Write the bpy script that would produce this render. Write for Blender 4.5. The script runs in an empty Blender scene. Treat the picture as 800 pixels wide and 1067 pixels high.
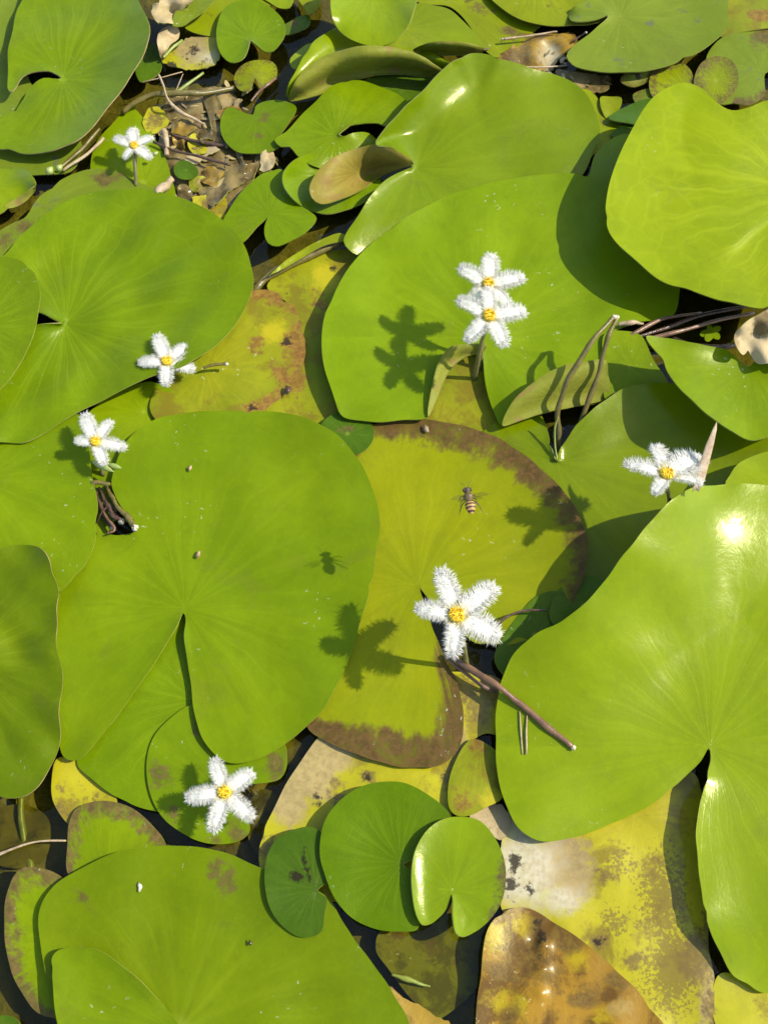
import bpy, bmesh, math, random
import numpy as np
from mathutils import Vector, Matrix
from mathutils.geometry import delaunay_2d_cdt

random.seed(7)
rng = np.random.default_rng(7)
scene = bpy.context.scene
COL = scene.collection
MM = 0.001

# ------------------------------------------------------------------ camera
PW, PH = 800.0, 1067.0
PITCH = math.radians(66.0)
DIST = 0.40
VF = math.radians(50.0)
FPX = PH / 2 / math.tan(VF / 2)
CP = np.array([0.0, -DIST * math.cos(PITCH), DIST * math.sin(PITCH)])
FW = np.array([0.0, math.cos(PITCH), -math.sin(PITCH)])
RT = np.array([1.0, 0.0, 0.0])
UP = np.cross(RT, FW)
SUN_EL = math.radians(47.0)
SUN_AZ = math.radians(2.0)          # from +x towards +y
SD = np.array([math.cos(SUN_EL) * math.cos(SUN_AZ), math.cos(SUN_EL) * math.sin(SUN_AZ), math.sin(SUN_EL)])


def bp(x, y, zmm):
    """traced photograph position -> point at its real height (mm) in the pond"""
    x = np.asarray(x, float); y = np.asarray(y, float); z = np.asarray(zmm, float) * MM
    d = FW[None] + ((x - PW / 2) / FPX).reshape(-1, 1) * RT[None] - ((y - PH / 2) / FPX).reshape(-1, 1) * UP[None]
    k = (z.reshape(-1) - CP[2]) / d[:, 2]
    return CP[None] + d * k[:, None]


def pt(x, y, z):
    return Vector(bp([x], [y], [z])[0])


def proj(P):
    v = np.asarray(P) - CP
    dd = v @ FW
    return (PW / 2 + FPX * (v @ RT) / dd, PH / 2 - FPX * (v @ UP) / dd)


def height_for_shadow(x, y, sx, zs):
    """height (mm) at which a thing seen at (x, y) drops its shadow at image column sx on a surface at height zs"""
    best = None
    for z in np.arange(zs + 1, 110, 0.5):
        P = bp([x], [y], [z])[0]
        S = P - SD * ((P[2] - zs * MM) / SD[2])
        e = abs(proj(S)[0] - sx)
        if best is None or e < best[0]:
            best = (e, z)
    return float(best[1])


cam = bpy.data.cameras.new('camera')
cam.sensor_fit = 'VERTICAL'; cam.sensor_height = 24.0
cam.lens = 12.0 / math.tan(VF / 2)
cam.clip_start = 0.005; cam.clip_end = 100
co = bpy.data.objects.new('camera', cam); COL.objects.link(co)
M3 = Matrix((RT, UP, -FW)).transposed()
co.matrix_world = Matrix.Translation(Vector(CP)) @ M3.to_4x4()
scene.camera = co

# ------------------------------------------------------------------ light
w = bpy.data.worlds.new('World'); scene.world = w; w.use_nodes = True
nt = w.node_tree
sky = nt.nodes.new('ShaderNodeTexSky'); sky.sky_type = 'NISHITA'; sky.sun_disc = False
sky.sun_elevation = SUN_EL; sky.sun_rotation = math.radians(90) - SUN_AZ
nt.links.new(sky.outputs[0], nt.nodes['Background'].inputs[0])
nt.nodes['Background'].inputs[1].default_value = SKY_STRENGTH = 0.15
sl = bpy.data.lights.new('sun', 'SUN'); sl.energy = 3.3; sl.angle = math.radians(0.55); sl.color = (1.0, 0.95, 0.86)
so = bpy.data.objects.new('sun', sl); COL.objects.link(so)
so.rotation_euler = Vector(SD).to_track_quat('Z', 'Y').to_euler()
so.location = Vector(SD) * 2
scene.view_settings.view_transform = 'Standard'; scene.view_settings.look = 'None'
scene.view_settings.gamma = 1.0; scene.view_settings.use_curve_mapping = False
scene.view_settings.exposure = 1.06
scene.cycles.max_bounces = 8; scene.cycles.transparent_max_bounces = 12


# ------------------------------------------------------------------ node helper
class NB:
    def __init__(s, name):
        s.m = bpy.data.materials.new(name); s.m.use_nodes = True
        s.t = s.m.node_tree; s.t.nodes.clear()

    def n(s, typ, **kw):
        nd = s.t.nodes.new(typ)
        for k, v in kw.items(): setattr(nd, k, v)
        return nd

    def put(s, sock, v):
        if v is None: return
        if isinstance(v, bpy.types.NodeSocket): s.t.links.new(v, sock)
        elif isinstance(v, (tuple, list)) and len(v) == 3 and sock.type == 'RGBA': sock.default_value = (*v, 1)
        else: sock.default_value = v

    def math(s, op, a, b=None, c=None, clamp=False):
        nd = s.n('ShaderNodeMath', operation=op, use_clamp=clamp)
        for i, v in enumerate((a, b, c)): s.put(nd.inputs[i], v)
        return nd.outputs[0]

    def mix(s, f, a, b, bt='MIX'):
        nd = s.n('ShaderNodeMix', data_type='RGBA', blend_type=bt, clamp_factor=True)
        s.put(nd.inputs[0], f); s.put(nd.inputs[6], a); s.put(nd.inputs[7], b)
        return nd.outputs[2]

    def noise(s, vec, scale, detail=3, rough=.55, dist=0.0):
        nd = s.n('ShaderNodeTexNoise')
        s.put(nd.inputs['Vector'], vec); s.put(nd.inputs['Scale'], scale)
        nd.inputs['Detail'].default_value = detail; nd.inputs['Roughness'].default_value = rough
        nd.inputs['Distortion'].default_value = dist
        return nd.outputs[0]

    def voro(s, vec, scale, feature='F1', rnd=1.0):
        nd = s.n('ShaderNodeTexVoronoi', feature=feature)
        s.put(nd.inputs['Vector'], vec); s.put(nd.inputs['Scale'], scale); nd.inputs['Randomness'].default_value = rnd
        return nd.outputs[0]

    def ramp(s, v, lo, hi, a=0.0, b=1.0):
        nd = s.n('ShaderNodeMapRange', interpolation_type='SMOOTHSTEP')
        for i, q in enumerate((v, lo, hi, a, b)): s.put(nd.inputs[i], q)
        return nd.outputs[0]

    def attr(s, name):
        return s.n('ShaderNodeAttribute', attribute_name=name).outputs['Fac']

    def coords(s, seed=True):
        tc = s.n('ShaderNodeTexCoord').outputs['Object']
        if not seed: return tc
        r = s.n('ShaderNodeObjectInfo').outputs['Random']
        cm = s.n('ShaderNodeCombineXYZ')
        for i in range(3): s.put(cm.inputs[i], s.math('MULTIPLY', r, 3.0 + i))
        ad = s.n('ShaderNodeVectorMath', operation='ADD'); s.put(ad.inputs[0], tc); s.put(ad.inputs[1], cm.outputs[0])
        return ad.outputs[0]

    def vmap(s, vec, scale):
        nd = s.n('ShaderNodeVectorMath', operation='MULTIPLY'); s.put(nd.inputs[0], vec); nd.inputs[1].default_value = scale
        return nd.outputs[0]

    def bump(s, h, strength, dist, normal=None):
        nd = s.n('ShaderNodeBump'); s.put(nd.inputs['Height'], h)
        nd.inputs['Strength'].default_value = strength; nd.inputs['Distance'].default_value = dist
        if normal is not None: s.put(nd.inputs['Normal'], normal)
        return nd.outputs[0]

    def principled(s, col, rough=.5, spec=.5, normal=None, **kw):
        p = s.n('ShaderNodeBsdfPrincipled')
        s.put(p.inputs['Base Color'], col); s.put(p.inputs['Roughness'], rough); s.put(p.inputs['Specular IOR Level'], spec)
        if normal is not None: s.put(p.inputs['Normal'], normal)
        for k, v in kw.items(): s.put(p.inputs[k], v)
        return p.outputs[0]

    def out(s, sh):
        o = s.n('ShaderNodeOutputMaterial'); s.t.links.new(sh, o.inputs[0]); return s.m


def leaf_mat(name, c1, c2, rough=.36, vein=.22, mott=0.0, mcol=(.08, .055, .015), mscale=90, brown=(.075, .045, .02),
             brown2=(.13, .09, .025), tan=(.30, .22, .085), dark=(.02, .014, .008), yel=(.30, .25, .008), bump=.5, specks=.38,
             trans=0.14, wet=0.0, spec=.17):
    b = NB(name)
    oc = b.coords()
    uv = b.n('ShaderNodeUVMap', uv_map='polar').outputs[0]
    sx = b.n('ShaderNodeSeparateXYZ'); b.put(sx.inputs[0], uv)
    ang, t = sx.outputs[0], sx.outputs[1]
    n1 = b.noise(oc, 22, 3, .5)
    n2 = b.noise(oc, 130, 4, .6)
    n3 = b.noise(oc, 480, 4, .65)
    base = b.mix(b.ramp(n1, .3, .7), c1, c2)
    base = b.mix(b.math('MULTIPLY', b.ramp(n2, .42, .75), .28), base, tuple(x * .72 for x in c1))
    base = b.mix(b.math('MULTIPLY', b.ramp(n3, .45, .8), .18), base, tuple(min(1, x * 1.35) for x in c2))
    sc2 = b.n('ShaderNodeCombineXYZ'); b.put(sc2.inputs[0], b.math('MULTIPLY', ang, 16.0)); b.put(sc2.inputs[1], b.math('MULTIPLY', t, 1.6))
    sn2 = b.noise(sc2.outputs[0], 1.0, 3, .6)
    base = b.mix(b.math('MULTIPLY', b.ramp(sn2, .45, .72), .30), base, tuple(x * .70 for x in c1))
    base = b.mix(b.math('MULTIPLY', b.ramp(sn2, .50, .30), .25), base, tuple(min(1, x * 1.22) for x in c2))
    stn = b.noise(oc, 48, 5, .7, .4)
    base = b.mix(b.math('MULTIPLY', b.ramp(stn, .60, .70), .15), base, (.115, .098, .02))
    # veins: radiating ribs that fork, plus a fine net between them
    wob = b.noise(oc, 40, 2, .5)
    wa = b.math('ADD', ang, b.math('MULTIPLY', b.math('SUBTRACT', wob, .5), .05))

    def ribs(n, wid, t0, off=0.0):
        f = b.math('FRACT', b.math('ADD', b.math('MULTIPLY', wa, float(n)), off))
        d = b.math('ABSOLUTE', b.math('SUBTRACT', f, .5))
        d = b.math('MULTIPLY', d, b.math('DIVIDE', t, float(n) / 14.0))
        v = b.ramp(d, 0.0, wid, 1.0, 0.0)
        return b.math('MULTIPLY', v, b.ramp(t, t0, t0 + .1))
    r1 = ribs(15, .075, .0)
    r2 = ribs(30, .04, .42, .25)
    cm = b.n('ShaderNodeCombineXYZ'); b.put(cm.inputs[0], b.math('MULTIPLY', wa, 46.0)); b.put(cm.inputs[1], b.math('MULTIPLY', t, 9.0))
    b.put(cm.inputs[2], b.math('MULTIPLY', b.n('ShaderNodeObjectInfo').outputs['Random'], 9.0))
    net = b.ramp(b.voro(cm.outputs[0], 1.0, 'DISTANCE_TO_EDGE', .9), 0.0, .1, 1.0, 0.0)
    net = b.math('MULTIPLY', net, b.ramp(t, .12, .4))
    veins = b.math('MAXIMUM', b.math('MULTIPLY', b.math('MAXIMUM', r1, r2), b.ramp(t, .97, .5)), b.math('MULTIPLY', net, .38))
    veins = b.math('MULTIPLY', veins, b.ramp(n1, .25, .6, .45, 1.0))
    vcol = tuple(min(1, x * 1.45 + y) for x, y in zip(c2, (.05, .035, .008)))
    base = b.mix(b.math('MULTIPLY', veins, vein), base, vcol)
    base = b.mix(b.ramp(t, .16, .0, 0.0, .55), base, (.30, .34, .04))
    # mottling
    if mott > 0:
        mm = b.noise(oc, mscale, 5, .68, .3)
        base = b.mix(b.ramp(mm, .62 - .28 * mott, .72 - .2 * mott, 0, .9), base, mcol)
    # patches kept on the blade as shapes of their own
    streak = b.n('ShaderNodeCombineXYZ'); b.put(streak.inputs[0], b.math('MULTIPLY', ang, 62.0)); b.put(streak.inputs[1], b.math('MULTIPLY', t, 7.0))
    sn = b.noise(streak.outputs[0], 1.0, 4, .65)
    bw = b.math('ADD', b.attr('brown'), b.math('ADD', b.math('MULTIPLY', b.math('SUBTRACT', sn, .5), 15.0), b.math('MULTIPLY', b.math('SUBTRACT', n2, .5), 13.0)))
    bm = b.math('MULTIPLY', b.ramp(bw, -3.6, 3.6), b.ramp(b.attr('brown'), -6.0, -5.0))
    bc = b.mix(b.ramp(n3, .35, .65), brown, brown2)
    bw2 = b.math('ADD', b.attr('brown'), b.math('MULTIPLY', b.math('SUBTRACT', sn, .42), 34.0))
    bm2 = b.math('MULTIPLY', b.math('MULTIPLY', b.ramp(bw2, 0.0, 5.0), b.ramp(b.attr('brown'), -6.0, -3.0)), b.ramp(n3, .4, .62))
    base = b.mix(b.math('MULTIPLY', bm2, .55), base, bc)
    base = b.mix(b.math('MULTIPLY', bm, b.ramp(b.math('ADD', sn, b.math('MULTIPLY', n3, .7)), .62, .95, .62, .95)), base, bc)

    def patch(nm, colr, base, amp=9.0, s=1.0, hard=1.4):
        nn = b.math('ADD', b.math('MULTIPLY', b.math('SUBTRACT', n2, .5), amp), b.math('MULTIPLY', b.math('SUBTRACT', n3, .5), amp * .9))
        v = b.math('ADD', b.attr(nm), nn)
        return b.mix(b.math('MULTIPLY', b.ramp(v, -hard, hard), s), base, colr)
    base = patch('yel', yel, base, 9, .9, 2.5)
    base = patch('tan', b.mix(b.ramp(n3, .3, .7), tan, tuple(x * .72 for x in tan)), base, 9, .95, 2.2)
    base = patch('pale', b.mix(b.ramp(n3, .3, .7), (.42, .385, .26), (.31, .26, .14)), base, 14, .9, 5.0)
    base = patch('brn', bc, base, 12, .85, 1.8)
    n5 = b.noise(oc, 950, 3, .6)
    sv = b.math('ADD', b.math('MULTIPLY', b.attr('spk'), .035), b.math('ADD', b.math('MULTIPLY', n5, 1.05), b.math('MULTIPLY', n2, .2)))
    base = b.mix(b.math('MULTIPLY', b.math('MULTIPLY', b.ramp(sv, .70, .84), b.ramp(b.attr('spk'), -8, 0)), .72), base, (.125, .085, .02))
    base = patch('dark', dark, base, 9, .92, .8)
    # specks of dust and pollen
    dv = b.n('ShaderNodeVectorMath', operation='ADD'); b.put(dv.inputs[0], oc)
    ns = b.n('ShaderNodeTexNoise'); b.put(ns.inputs['Vector'], oc); ns.inputs['Scale'].default_value = 700; sc_ = b.n('ShaderNodeVectorMath', operation='SCALE'); b.put(sc_.inputs[0], ns.outputs['Color']); sc_.inputs['Scale'].default_value = .0035
    b.put(dv.inputs[1], sc_.outputs[0])
    vd = b.voro(dv.outputs[0], 300)
    sp = b.math('MULTIPLY', b.ramp(vd, .07, .16, 1.0, 0.0), b.ramp(b.noise(oc, 35, 2, .5), .56, .66))
    base = b.mix(b.math('MULTIPLY', sp, specks), base, (.55, .55, .38))
    hv = b.n('ShaderNodeHueSaturation'); b.put(hv.inputs['Color'], base)
    rnd = b.n('ShaderNodeObjectInfo').outputs['Random']
    b.put(hv.inputs['Hue'], b.math('ADD', .496, b.math('MULTIPLY', rnd, .008)))
    b.put(hv.inputs['Value'], b.math('ADD', .93, b.math('MULTIPLY', b.math('FRACT', b.math('MULTIPLY', rnd, 7.3)), .14)))
    base = b.mix(1.0, hv.outputs[0], b.n('ShaderNodeObjectInfo').outputs['Color'], 'MULTIPLY')
    h = b.math('ADD', b.math('MULTIPLY', veins, -.22 * min(1, vein * 5)), b.math('ADD', b.math('MULTIPLY', wob, 1.6), b.math('ADD', b.math('MULTIPLY', n2, .5), b.math('MULTIPLY', n3, .28))))
    nrm = b.bump(h, bump, .0004)
    rg = b.math('ADD', rough, b.math('MULTIPLY', b.math('SUBTRACT', n2, .5), .22))
    kw = {}
    if wet: kw = {'Coat Weight': wet, 'Coat Roughness': .08}
    p = b.principled(base, rg, spec, nrm, **kw)
    p.node.inputs['Specular Tint'].default_value = (1.0, .97, .6, 1)
    if trans > 0:
        tr = b.n('ShaderNodeBsdfTranslucent'); b.put(tr.inputs[0], b.mix(.35, base, (.20, .30, .008)))
        mx = b.n('ShaderNodeMixShader'); mx.inputs[0].default_value = trans
        b.t.links.new(p, mx.inputs[1]); b.t.links.new(tr.outputs[0], mx.inputs[2])
        p = mx.outputs[0]
    return b.out(p)


def simple_mat(name, c1, c2, scale=200, rough=.5, bump=.3, bd=.0004, stretch=None, spec=.45, **kw):
    b = NB(name); oc = b.coords()
    if stretch: oc = b.vmap(oc, stretch)
    n = b.noise(oc, scale, 4, .65); n2 = b.noise(oc, scale * 4, 3, .6)
    c = b.mix(b.ramp(n, .35, .65), c1, c2)
    c = b.mix(b.math('MULTIPLY', b.ramp(n2, .55, .75), .4), c, tuple(x * .45 for x in c1))
    nr = b.bump(b.math('ADD', n, b.math('MULTIPLY', n2, .5)), bump, bd)
    return b.out(b.principled(c, rough, spec, nr, **kw))


G = {}
G['green'] = leaf_mat('leaf_green', (.112, .168, .0012), (.145, .203, .0012), rough=.34, vein=.11)
G['fresh'] = leaf_mat('leaf_fresh_green', (.146, .200, .0008), (.180, .230, .0008), rough=.23, vein=.10, specks=.12, spec=.30)
G['veiny'] = leaf_mat('leaf_fresh_veined', (.150, .200, .001), (.180, .228, .001), rough=.26, vein=.30, specks=.12, spec=.22)
G['greenv'] = leaf_mat('leaf_green_veined', (.104, .164, .0012), (.136, .198, .0012), rough=.34, vein=.22, specks=.2)
G['verd'] = leaf_mat('leaf_mid_green', (.094, .152, .0010), (.124, .184, .0010), rough=.3, vein=.2, specks=.25)
G['dull'] = leaf_mat('leaf_dull_green', (.125, .170, .009), (.150, .195, .012), rough=.42, vein=.12, mott=.1, mcol=(.11, .12, .05))
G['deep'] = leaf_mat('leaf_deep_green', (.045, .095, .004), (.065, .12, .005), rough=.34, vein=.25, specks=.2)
G['lime'] = leaf_mat('leaf_lime_green', (.155, .185, .0018), (.185, .215, .002), rough=.36, mott=.05)
G['ageing'] = leaf_mat('leaf_ageing_yellow_green', (.185, .222, .0012), (.232, .252, .0012), rough=.4, vein=.11, specks=.6, brown=(.068, .032, .015), brown2=(.135, .078, .022))
G['mottled'] = leaf_mat('leaf_mottled_yellow', (.115, .145, .004), (.19, .185, .005), rough=.42, vein=.12, mott=.5, mcol=(.13, .105, .008), mscale=60, brown=(.2, .11, .02), brown2=(.13, .06, .015), trans=0)
G['yellow'] = leaf_mat('leaf_rotting_yellow', (.26, .235, .006), (.32, .285, .010), rough=.33, vein=.05, mott=.42, mcol=(.17, .13, .012), mscale=75, brown=(.17, .11, .025), brown2=(.10, .07, .02), trans=0, wet=.25)
G['brownrot'] = leaf_mat('leaf_rotting_brown', (.20, .12, .012), (.27, .165, .02), rough=.34, vein=.05, mott=.62, mcol=(.075, .04, .009), mscale=60, trans=0, wet=.25, bump=.7)
G['tan'] = leaf_mat('leaf_dry_tan', (.30, .225, .105), (.38, .30, .155), rough=.6, vein=.1, mott=.35, mcol=(.24, .17, .08), mscale=110, trans=0, bump=.9)
G['slime'] = leaf_mat('leaf_wet_dark_brown', (.12, .085, .028), (.21, .155, .05), rough=.36, vein=.03, mott=.6, mcol=(.06, .042, .014), mscale=80, trans=0, wet=.2, bump=1.0)
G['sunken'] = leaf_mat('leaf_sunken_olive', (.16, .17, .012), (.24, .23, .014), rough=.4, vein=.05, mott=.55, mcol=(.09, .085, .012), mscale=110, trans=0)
UNDER = leaf_mat('leaf_underside', (.15, .165, .014), (.19, .19, .022), rough=.5, vein=.3, mott=.25, mcol=(.20, .13, .04), mscale=120, specks=.1, trans=.12)
UNDER_TAN = leaf_mat('leaf_underside_tan', (.15, .118, .014), (.20, .155, .024), rough=.5, vein=.25, mott=.35, mcol=(.19, .12, .03), mscale=100, trans=.1)
RIM = simple_mat('leaf_rim', (.15, .17, .015), (.20, .20, .04), 150, .45)
RIM_BROWN = simple_mat('leaf_rim_brown', (.17, .12, .04), (.26, .19, .08), 150, .5)
STEM_BROWN = simple_mat('stem_brown', (.10, .05, .025), (.17, .09, .04), 260, .35, .5, stretch=(1, 1, 1))
STEM_OLIVE = simple_mat('stem_olive', (.085, .068, .012), (.135, .105, .018), 220, .38, .4)
STEM_DARK = simple_mat('stem_dark_wet', (.045, .025, .015), (.09, .05, .03), 260, .18, .5)
STEM_GREEN = simple_mat('stem_green', (.14, .18, .02), (.20, .22, .03), 220, .38, .3)
TWIG = simple_mat('twig_tan', (.36, .27, .15), (.25, .17, .08), 300, .6, .6)
CUT = simple_mat('cut_end_pale', (.55, .5, .36), (.42, .35, .2), 500, .6, .6)
BRACT = simple_mat('bract_dry', (.40, .30, .18), (.30, .2, .11), 300, .6, .6)
FLAKE = simple_mat('flake_brown', (.22, .13, .05), (.36, .25, .12), 500, .6, .6)
BUDM = simple_mat('bud_green', (.20, .26, .05), (.28, .30, .09), 300, .4)


# ------------------------------------------------------------------ objects
def tag(o, label=None, cat=None, group=None, kind=None):
    if label: o['label'] = label
    if cat: o['category'] = cat
    if group: o['group'] = group
    if kind: o['kind'] = kind
    return o


def wloc(o):
    v = Vector((0, 0, 0))
    while o is not None:
        v = v + o.location; o = o.parent
    return v


def link_mesh(name, verts, faces, mats, parent=None, origin=None, smooth=True):
    verts = np.asarray(verts, float)
    if origin is None: origin = np.array([verts[:, 0].mean(), verts[:, 1].mean(), verts[:, 2].min()])
    origin = np.asarray(origin, float)
    me = bpy.data.meshes.new(name)
    me.from_pydata((verts - origin).tolist(), [], [list(map(int, f)) for f in faces])
    for m in mats: me.materials.append(m)
    if smooth: me.polygons.foreach_set('use_smooth', [True] * len(me.polygons))
    o = bpy.data.objects.new(name, me); COL.objects.link(o)
    if parent is not None:
        o.parent = parent
        o.location = Vector(origin) - wloc(parent)
    else:
        o.location = Vector(origin)
    return o


def catmull(P, closed, step):
    P = np.asarray(P, float); n = len(P); out = []
    rng_i = range(n if closed else n - 1)
    for i in rng_i:
        p1, p2 = P[i], P[(i + 1) % n]
        p0 = P[i - 1] if (closed or i > 0) else 2 * p1 - p2
        p3 = P[(i + 2) % n] if (closed or i + 2 < n) else 2 * p2 - p1
        L = math.hypot(*(p2 - p1)[:2])
        k = max(2, int(round(L / step)))
        t0 = 0.0
        def tj(ti, a, b): return ti + max(1e-4, math.hypot(*(b - a)[:2])) ** .5
        t1 = tj(t0, p0, p1); t2 = tj(t1, p1, p2); t3 = tj(t2, p2, p3)
        for q in range(k):
            t = t1 + (t2 - t1) * q / k
            A1 = (t1 - t) / (t1 - t0) * p0 + (t - t0) / (t1 - t0) * p1
            A2 = (t2 - t) / (t2 - t1) * p1 + (t - t1) / (t2 - t1) * p2
            A3 = (t3 - t) / (t3 - t2) * p2 + (t - t2) / (t3 - t2) * p3
            B1 = (t2 - t) / (t2 - t0) * A1 + (t - t0) / (t2 - t0) * A2
            B2 = (t3 - t) / (t3 - t1) * A2 + (t - t1) / (t3 - t1) * A3
            out.append((t2 - t) / (t2 - t1) * B1 + (t - t1) / (t2 - t1) * B2)
    if not closed: out.append(P[-1])
    return np.array(out)


def inside(poly, pts):
    x, y = pts[:, 0], pts[:, 1]; c = np.zeros(len(pts), bool)
    x0, y0 = poly[:, 0], poly[:, 1]; x1, y1 = np.roll(x0, -1), np.roll(y0, -1)
    for a, b, d, e in zip(x0, y0, x1, y1):
        if b == e: continue
        m = ((b > y) != (e > y)) & (x < (d - a) * (y - b) / (e - b) + a)
        c ^= m
    return c


def wav2(x, y, amp, wl, seed):
    r = np.random.default_rng(seed); z = np.zeros_like(x)
    for i in range(5):
        a = r.uniform(0, 2 * math.pi); L = wl * r.uniform(.6, 1.6); ph = r.uniform(0, 6.28)
        z += np.sin((x * math.cos(a) + y * math.sin(a)) * 2 * math.pi / L + ph)
    return z * amp / 2.2


LEAFN = [0]


def leaf(label, pts, c=None, z=3.0, zc=None, mat='green', under=None, rim=None, p=1.8, brown=-20.0, blobs=(), bumps=(), jag=.5, wav=.35,
         flip=False, name='floating_leaf', cat='leaf', group=None, parent=None, thick=.45, sp=4.5, part=None, wl=90, tone=1.0, folds=()):
    """one leaf blade: traced outline with a height (mm) for every control point, filled with a fine mesh"""
    LEAFN[0] += 1; sd = LEAFN[0]
    ctl = []
    for q in pts:
        zz = q[2] if len(q) > 2 and q[2] is not None else z
        bb = q[3] if len(q) > 3 and q[3] is not None else brown
        ctl.append((q[0], q[1], zz, bb))
    cur = catmull(ctl, True, sp)
    # uneven margin
    n = len(cur); s = np.arange(n) / n * 2 * math.pi
    r = np.random.default_rng(sd + 100)
    if jag > 0 and n > 12:
        tang = np.roll(cur[:, :2], -1, 0) - np.roll(cur[:, :2], 1, 0)
        nn = np.stack([tang[:, 1], -tang[:, 0]], 1); nn /= np.linalg.norm(nn, axis=1)[:, None] + 1e-6
        per = n * sp; k = np.zeros(n); kz = np.zeros(n)
        for _ in range(6):
            f = max(2, int(per / r.uniform(30, 90))); ph = r.uniform(0, 6.28)
            k += np.sin(f * s + ph); kz += np.sin(max(2, int(f * .45)) * s + ph * 1.7)
        cur[:, :2] += nn * (k * jag / 2.4)[:, None]
        cur[:, 2] += kz * wav * .5
        if n > 70 and jag > .35:
            ar = .5 * np.sum(cur[:, 0] * np.roll(cur[:, 1], -1) - np.roll(cur[:, 0], -1) * cur[:, 1])
            inw = -nn if ar > 0 else nn
            for _ in range(r.integers(2, 6)):
                i0 = r.integers(0, n); wd = r.uniform(.8, 2.2); dp = r.uniform(.8, 2.6)
                kk = (np.arange(n) - i0 + n // 2) % n - n // 2
                cur[:, :2] += inw * (dp * np.exp(-(kk / wd) ** 2))[:, None]
        if jag > 1.2:
            cur[:, :2] += nn * (r.normal(0, jag * .35, n))[:, None]
    poly = cur[:, :2]
    lo, hi = poly.min(0), poly.max(0)
    g = []
    row = 0; yy = lo[1]
    while yy < hi[1]:
        xs = np.arange(lo[0] + (sp / 2 if row % 2 else 0), hi[0], sp)
        g.append(np.stack([xs, np.full_like(xs, yy)], 1)); yy += sp * .87; row += 1
    g = np.concatenate(g) if g else np.zeros((0, 2))
    g = g + r.uniform(-.12, .12, g.shape) * sp
    g = g[inside(poly, g)]
    if len(g):
        dm = np.sqrt(((g[:, None] - poly[None]) ** 2).sum(2)).min(1)
        g = g[dm > sp * .75]
    tg = np.roll(poly, -1, 0) - np.roll(poly, 1, 0); tg /= np.linalg.norm(tg, axis=1)[:, None] + 1e-9
    nr_ = np.stack([-tg[:, 1], tg[:, 0]], 1)
    area = .5 * np.sum(poly[:, 0] * np.roll(poly[:, 1], -1) - np.roll(poly[:, 0], -1) * poly[:, 1])
    ring = poly + nr_ * (sp * .36) * (1 if area > 0 else -1)
    ring = ring[inside(poly, ring)]
    if len(ring):
        dr = np.sqrt(((ring[:, None] - poly[None]) ** 2).sum(2)).min(1)
        ring = ring[dr > sp * .26]
        g = np.concatenate([g, ring])
    allp = np.concatenate([poly, g])
    res = delaunay_2d_cdt([Vector(q) for q in allp], [(i, (i + 1) % n) for i in range(n)], [], 1, 1e-5, False)
    V = np.array([(v.x, v.y) for v in res[0]]); F = [list(f) for f in res[2]]
    ok = inside(poly, np.array([V[f].mean(0) for f in F]))
    F = [f for f, k_ in zip(F, ok) if k_]
    if c is None: c = tuple(poly.mean(0))
    D = np.sqrt(((V[:, None] - poly[None]) ** 2).sum(2))
    de = D.min(1)
    W = 1.0 / (D + .15) ** 3; W /= W.sum(1)[:, None]
    ze = W @ cur[:, 2]; be = W @ cur[:, 3]
    dc = np.hypot(V[:, 0] - c[0], V[:, 1] - c[1])
    tt = dc / (dc + de + 1e-6)
    zz = ze if zc is None else zc + (ze - zc) * tt ** p
    for (bx, by, br, bz) in bumps:
        zz = zz + bz * np.exp(-((V[:, 0] - bx) ** 2 + (V[:, 1] - by) ** 2) / (br * br))
    for (x0, y0, x1, y1, A, fw) in folds:
        Lf = math.hypot(x1 - x0, y1 - y0); ux, uy = (x1 - x0) / Lf, (y1 - y0) / Lf
        d = (V[:, 0] - x0) * uy - (V[:, 1] - y0) * ux; al = (V[:, 0] - x0) * ux + (V[:, 1] - y0) * uy
        win = 1 / (1 + np.exp(-al / fw)) / (1 + np.exp((al - Lf) / fw))
        zz = zz - A * np.tanh(d / fw) * np.exp(-(d / (5 * fw)) ** 2) * win
    if wav > 0: zz = zz + wav2(V[:, 0], V[:, 1], wav, wl, sd)
    P = bp(V[:, 0], V[:, 1], zz)
    # face orientation: upper side towards +z unless flipped
    out = []
    for f in F:
        a, b_, c_ = P[f[0]], P[f[1]], P[f[2]]
        v = CP - a
        up = np.dot(np.cross(b_ - a, c_ - a), v) > 0
        if up == flip: f = f[::-1]
        out.append(f)
    mats = [G[mat] if isinstance(mat, str) else mat, under or UNDER, rim or RIM]
    if flip: mats = [G[mat] if isinstance(mat, str) else mat, mats[1], mats[2]]
    used = sorted({i for f in out for i in f}); rm = {o_: i for i, o_ in enumerate(used)}
    P = P[used]; out = [[rm[i] for i in f] for f in out]; V = V[used]; tt = tt[used]; de = de[used]; be = be[used]
    ctr = bp([c[0]], [c[1]], [zc if zc is not None else z])[0]
    o = link_mesh(part or name, P, out, mats, parent, origin=ctr if parent is None else None)
    me = o.data
    mmpx = np.linalg.norm(bp([c[0]], [c[1]], [z])[0] - bp([c[0] + 1], [c[1]], [z])[0]) * 1000
    ec = {}
    for f in out:
        for a_, b_ in zip(f, f[1:] + f[:1]):
            k_ = (min(a_, b_), max(a_, b_)); ec[k_] = ec.get(k_, 0) + 1
    sh = me.attributes.new('sharp_edge', 'BOOLEAN', 'EDGE')
    ev = np.zeros(len(me.edges) * 2, int); me.edges.foreach_get('vertices', ev); ev = ev.reshape(-1, 2)
    sh.data.foreach_set('value', [ec.get((min(a_, b_), max(a_, b_)), 0) == 1 for a_, b_ in ev.tolist()])
    uvl = me.uv_layers.new(name='polar')
    ang = np.arctan2(V[:, 1] - c[1], V[:, 0] - c[0]) / (2 * math.pi)
    li = np.zeros(len(me.loops), int); me.loops.foreach_get('vertex_index', li)
    A = ang[li].reshape(-1, 3)
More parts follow.
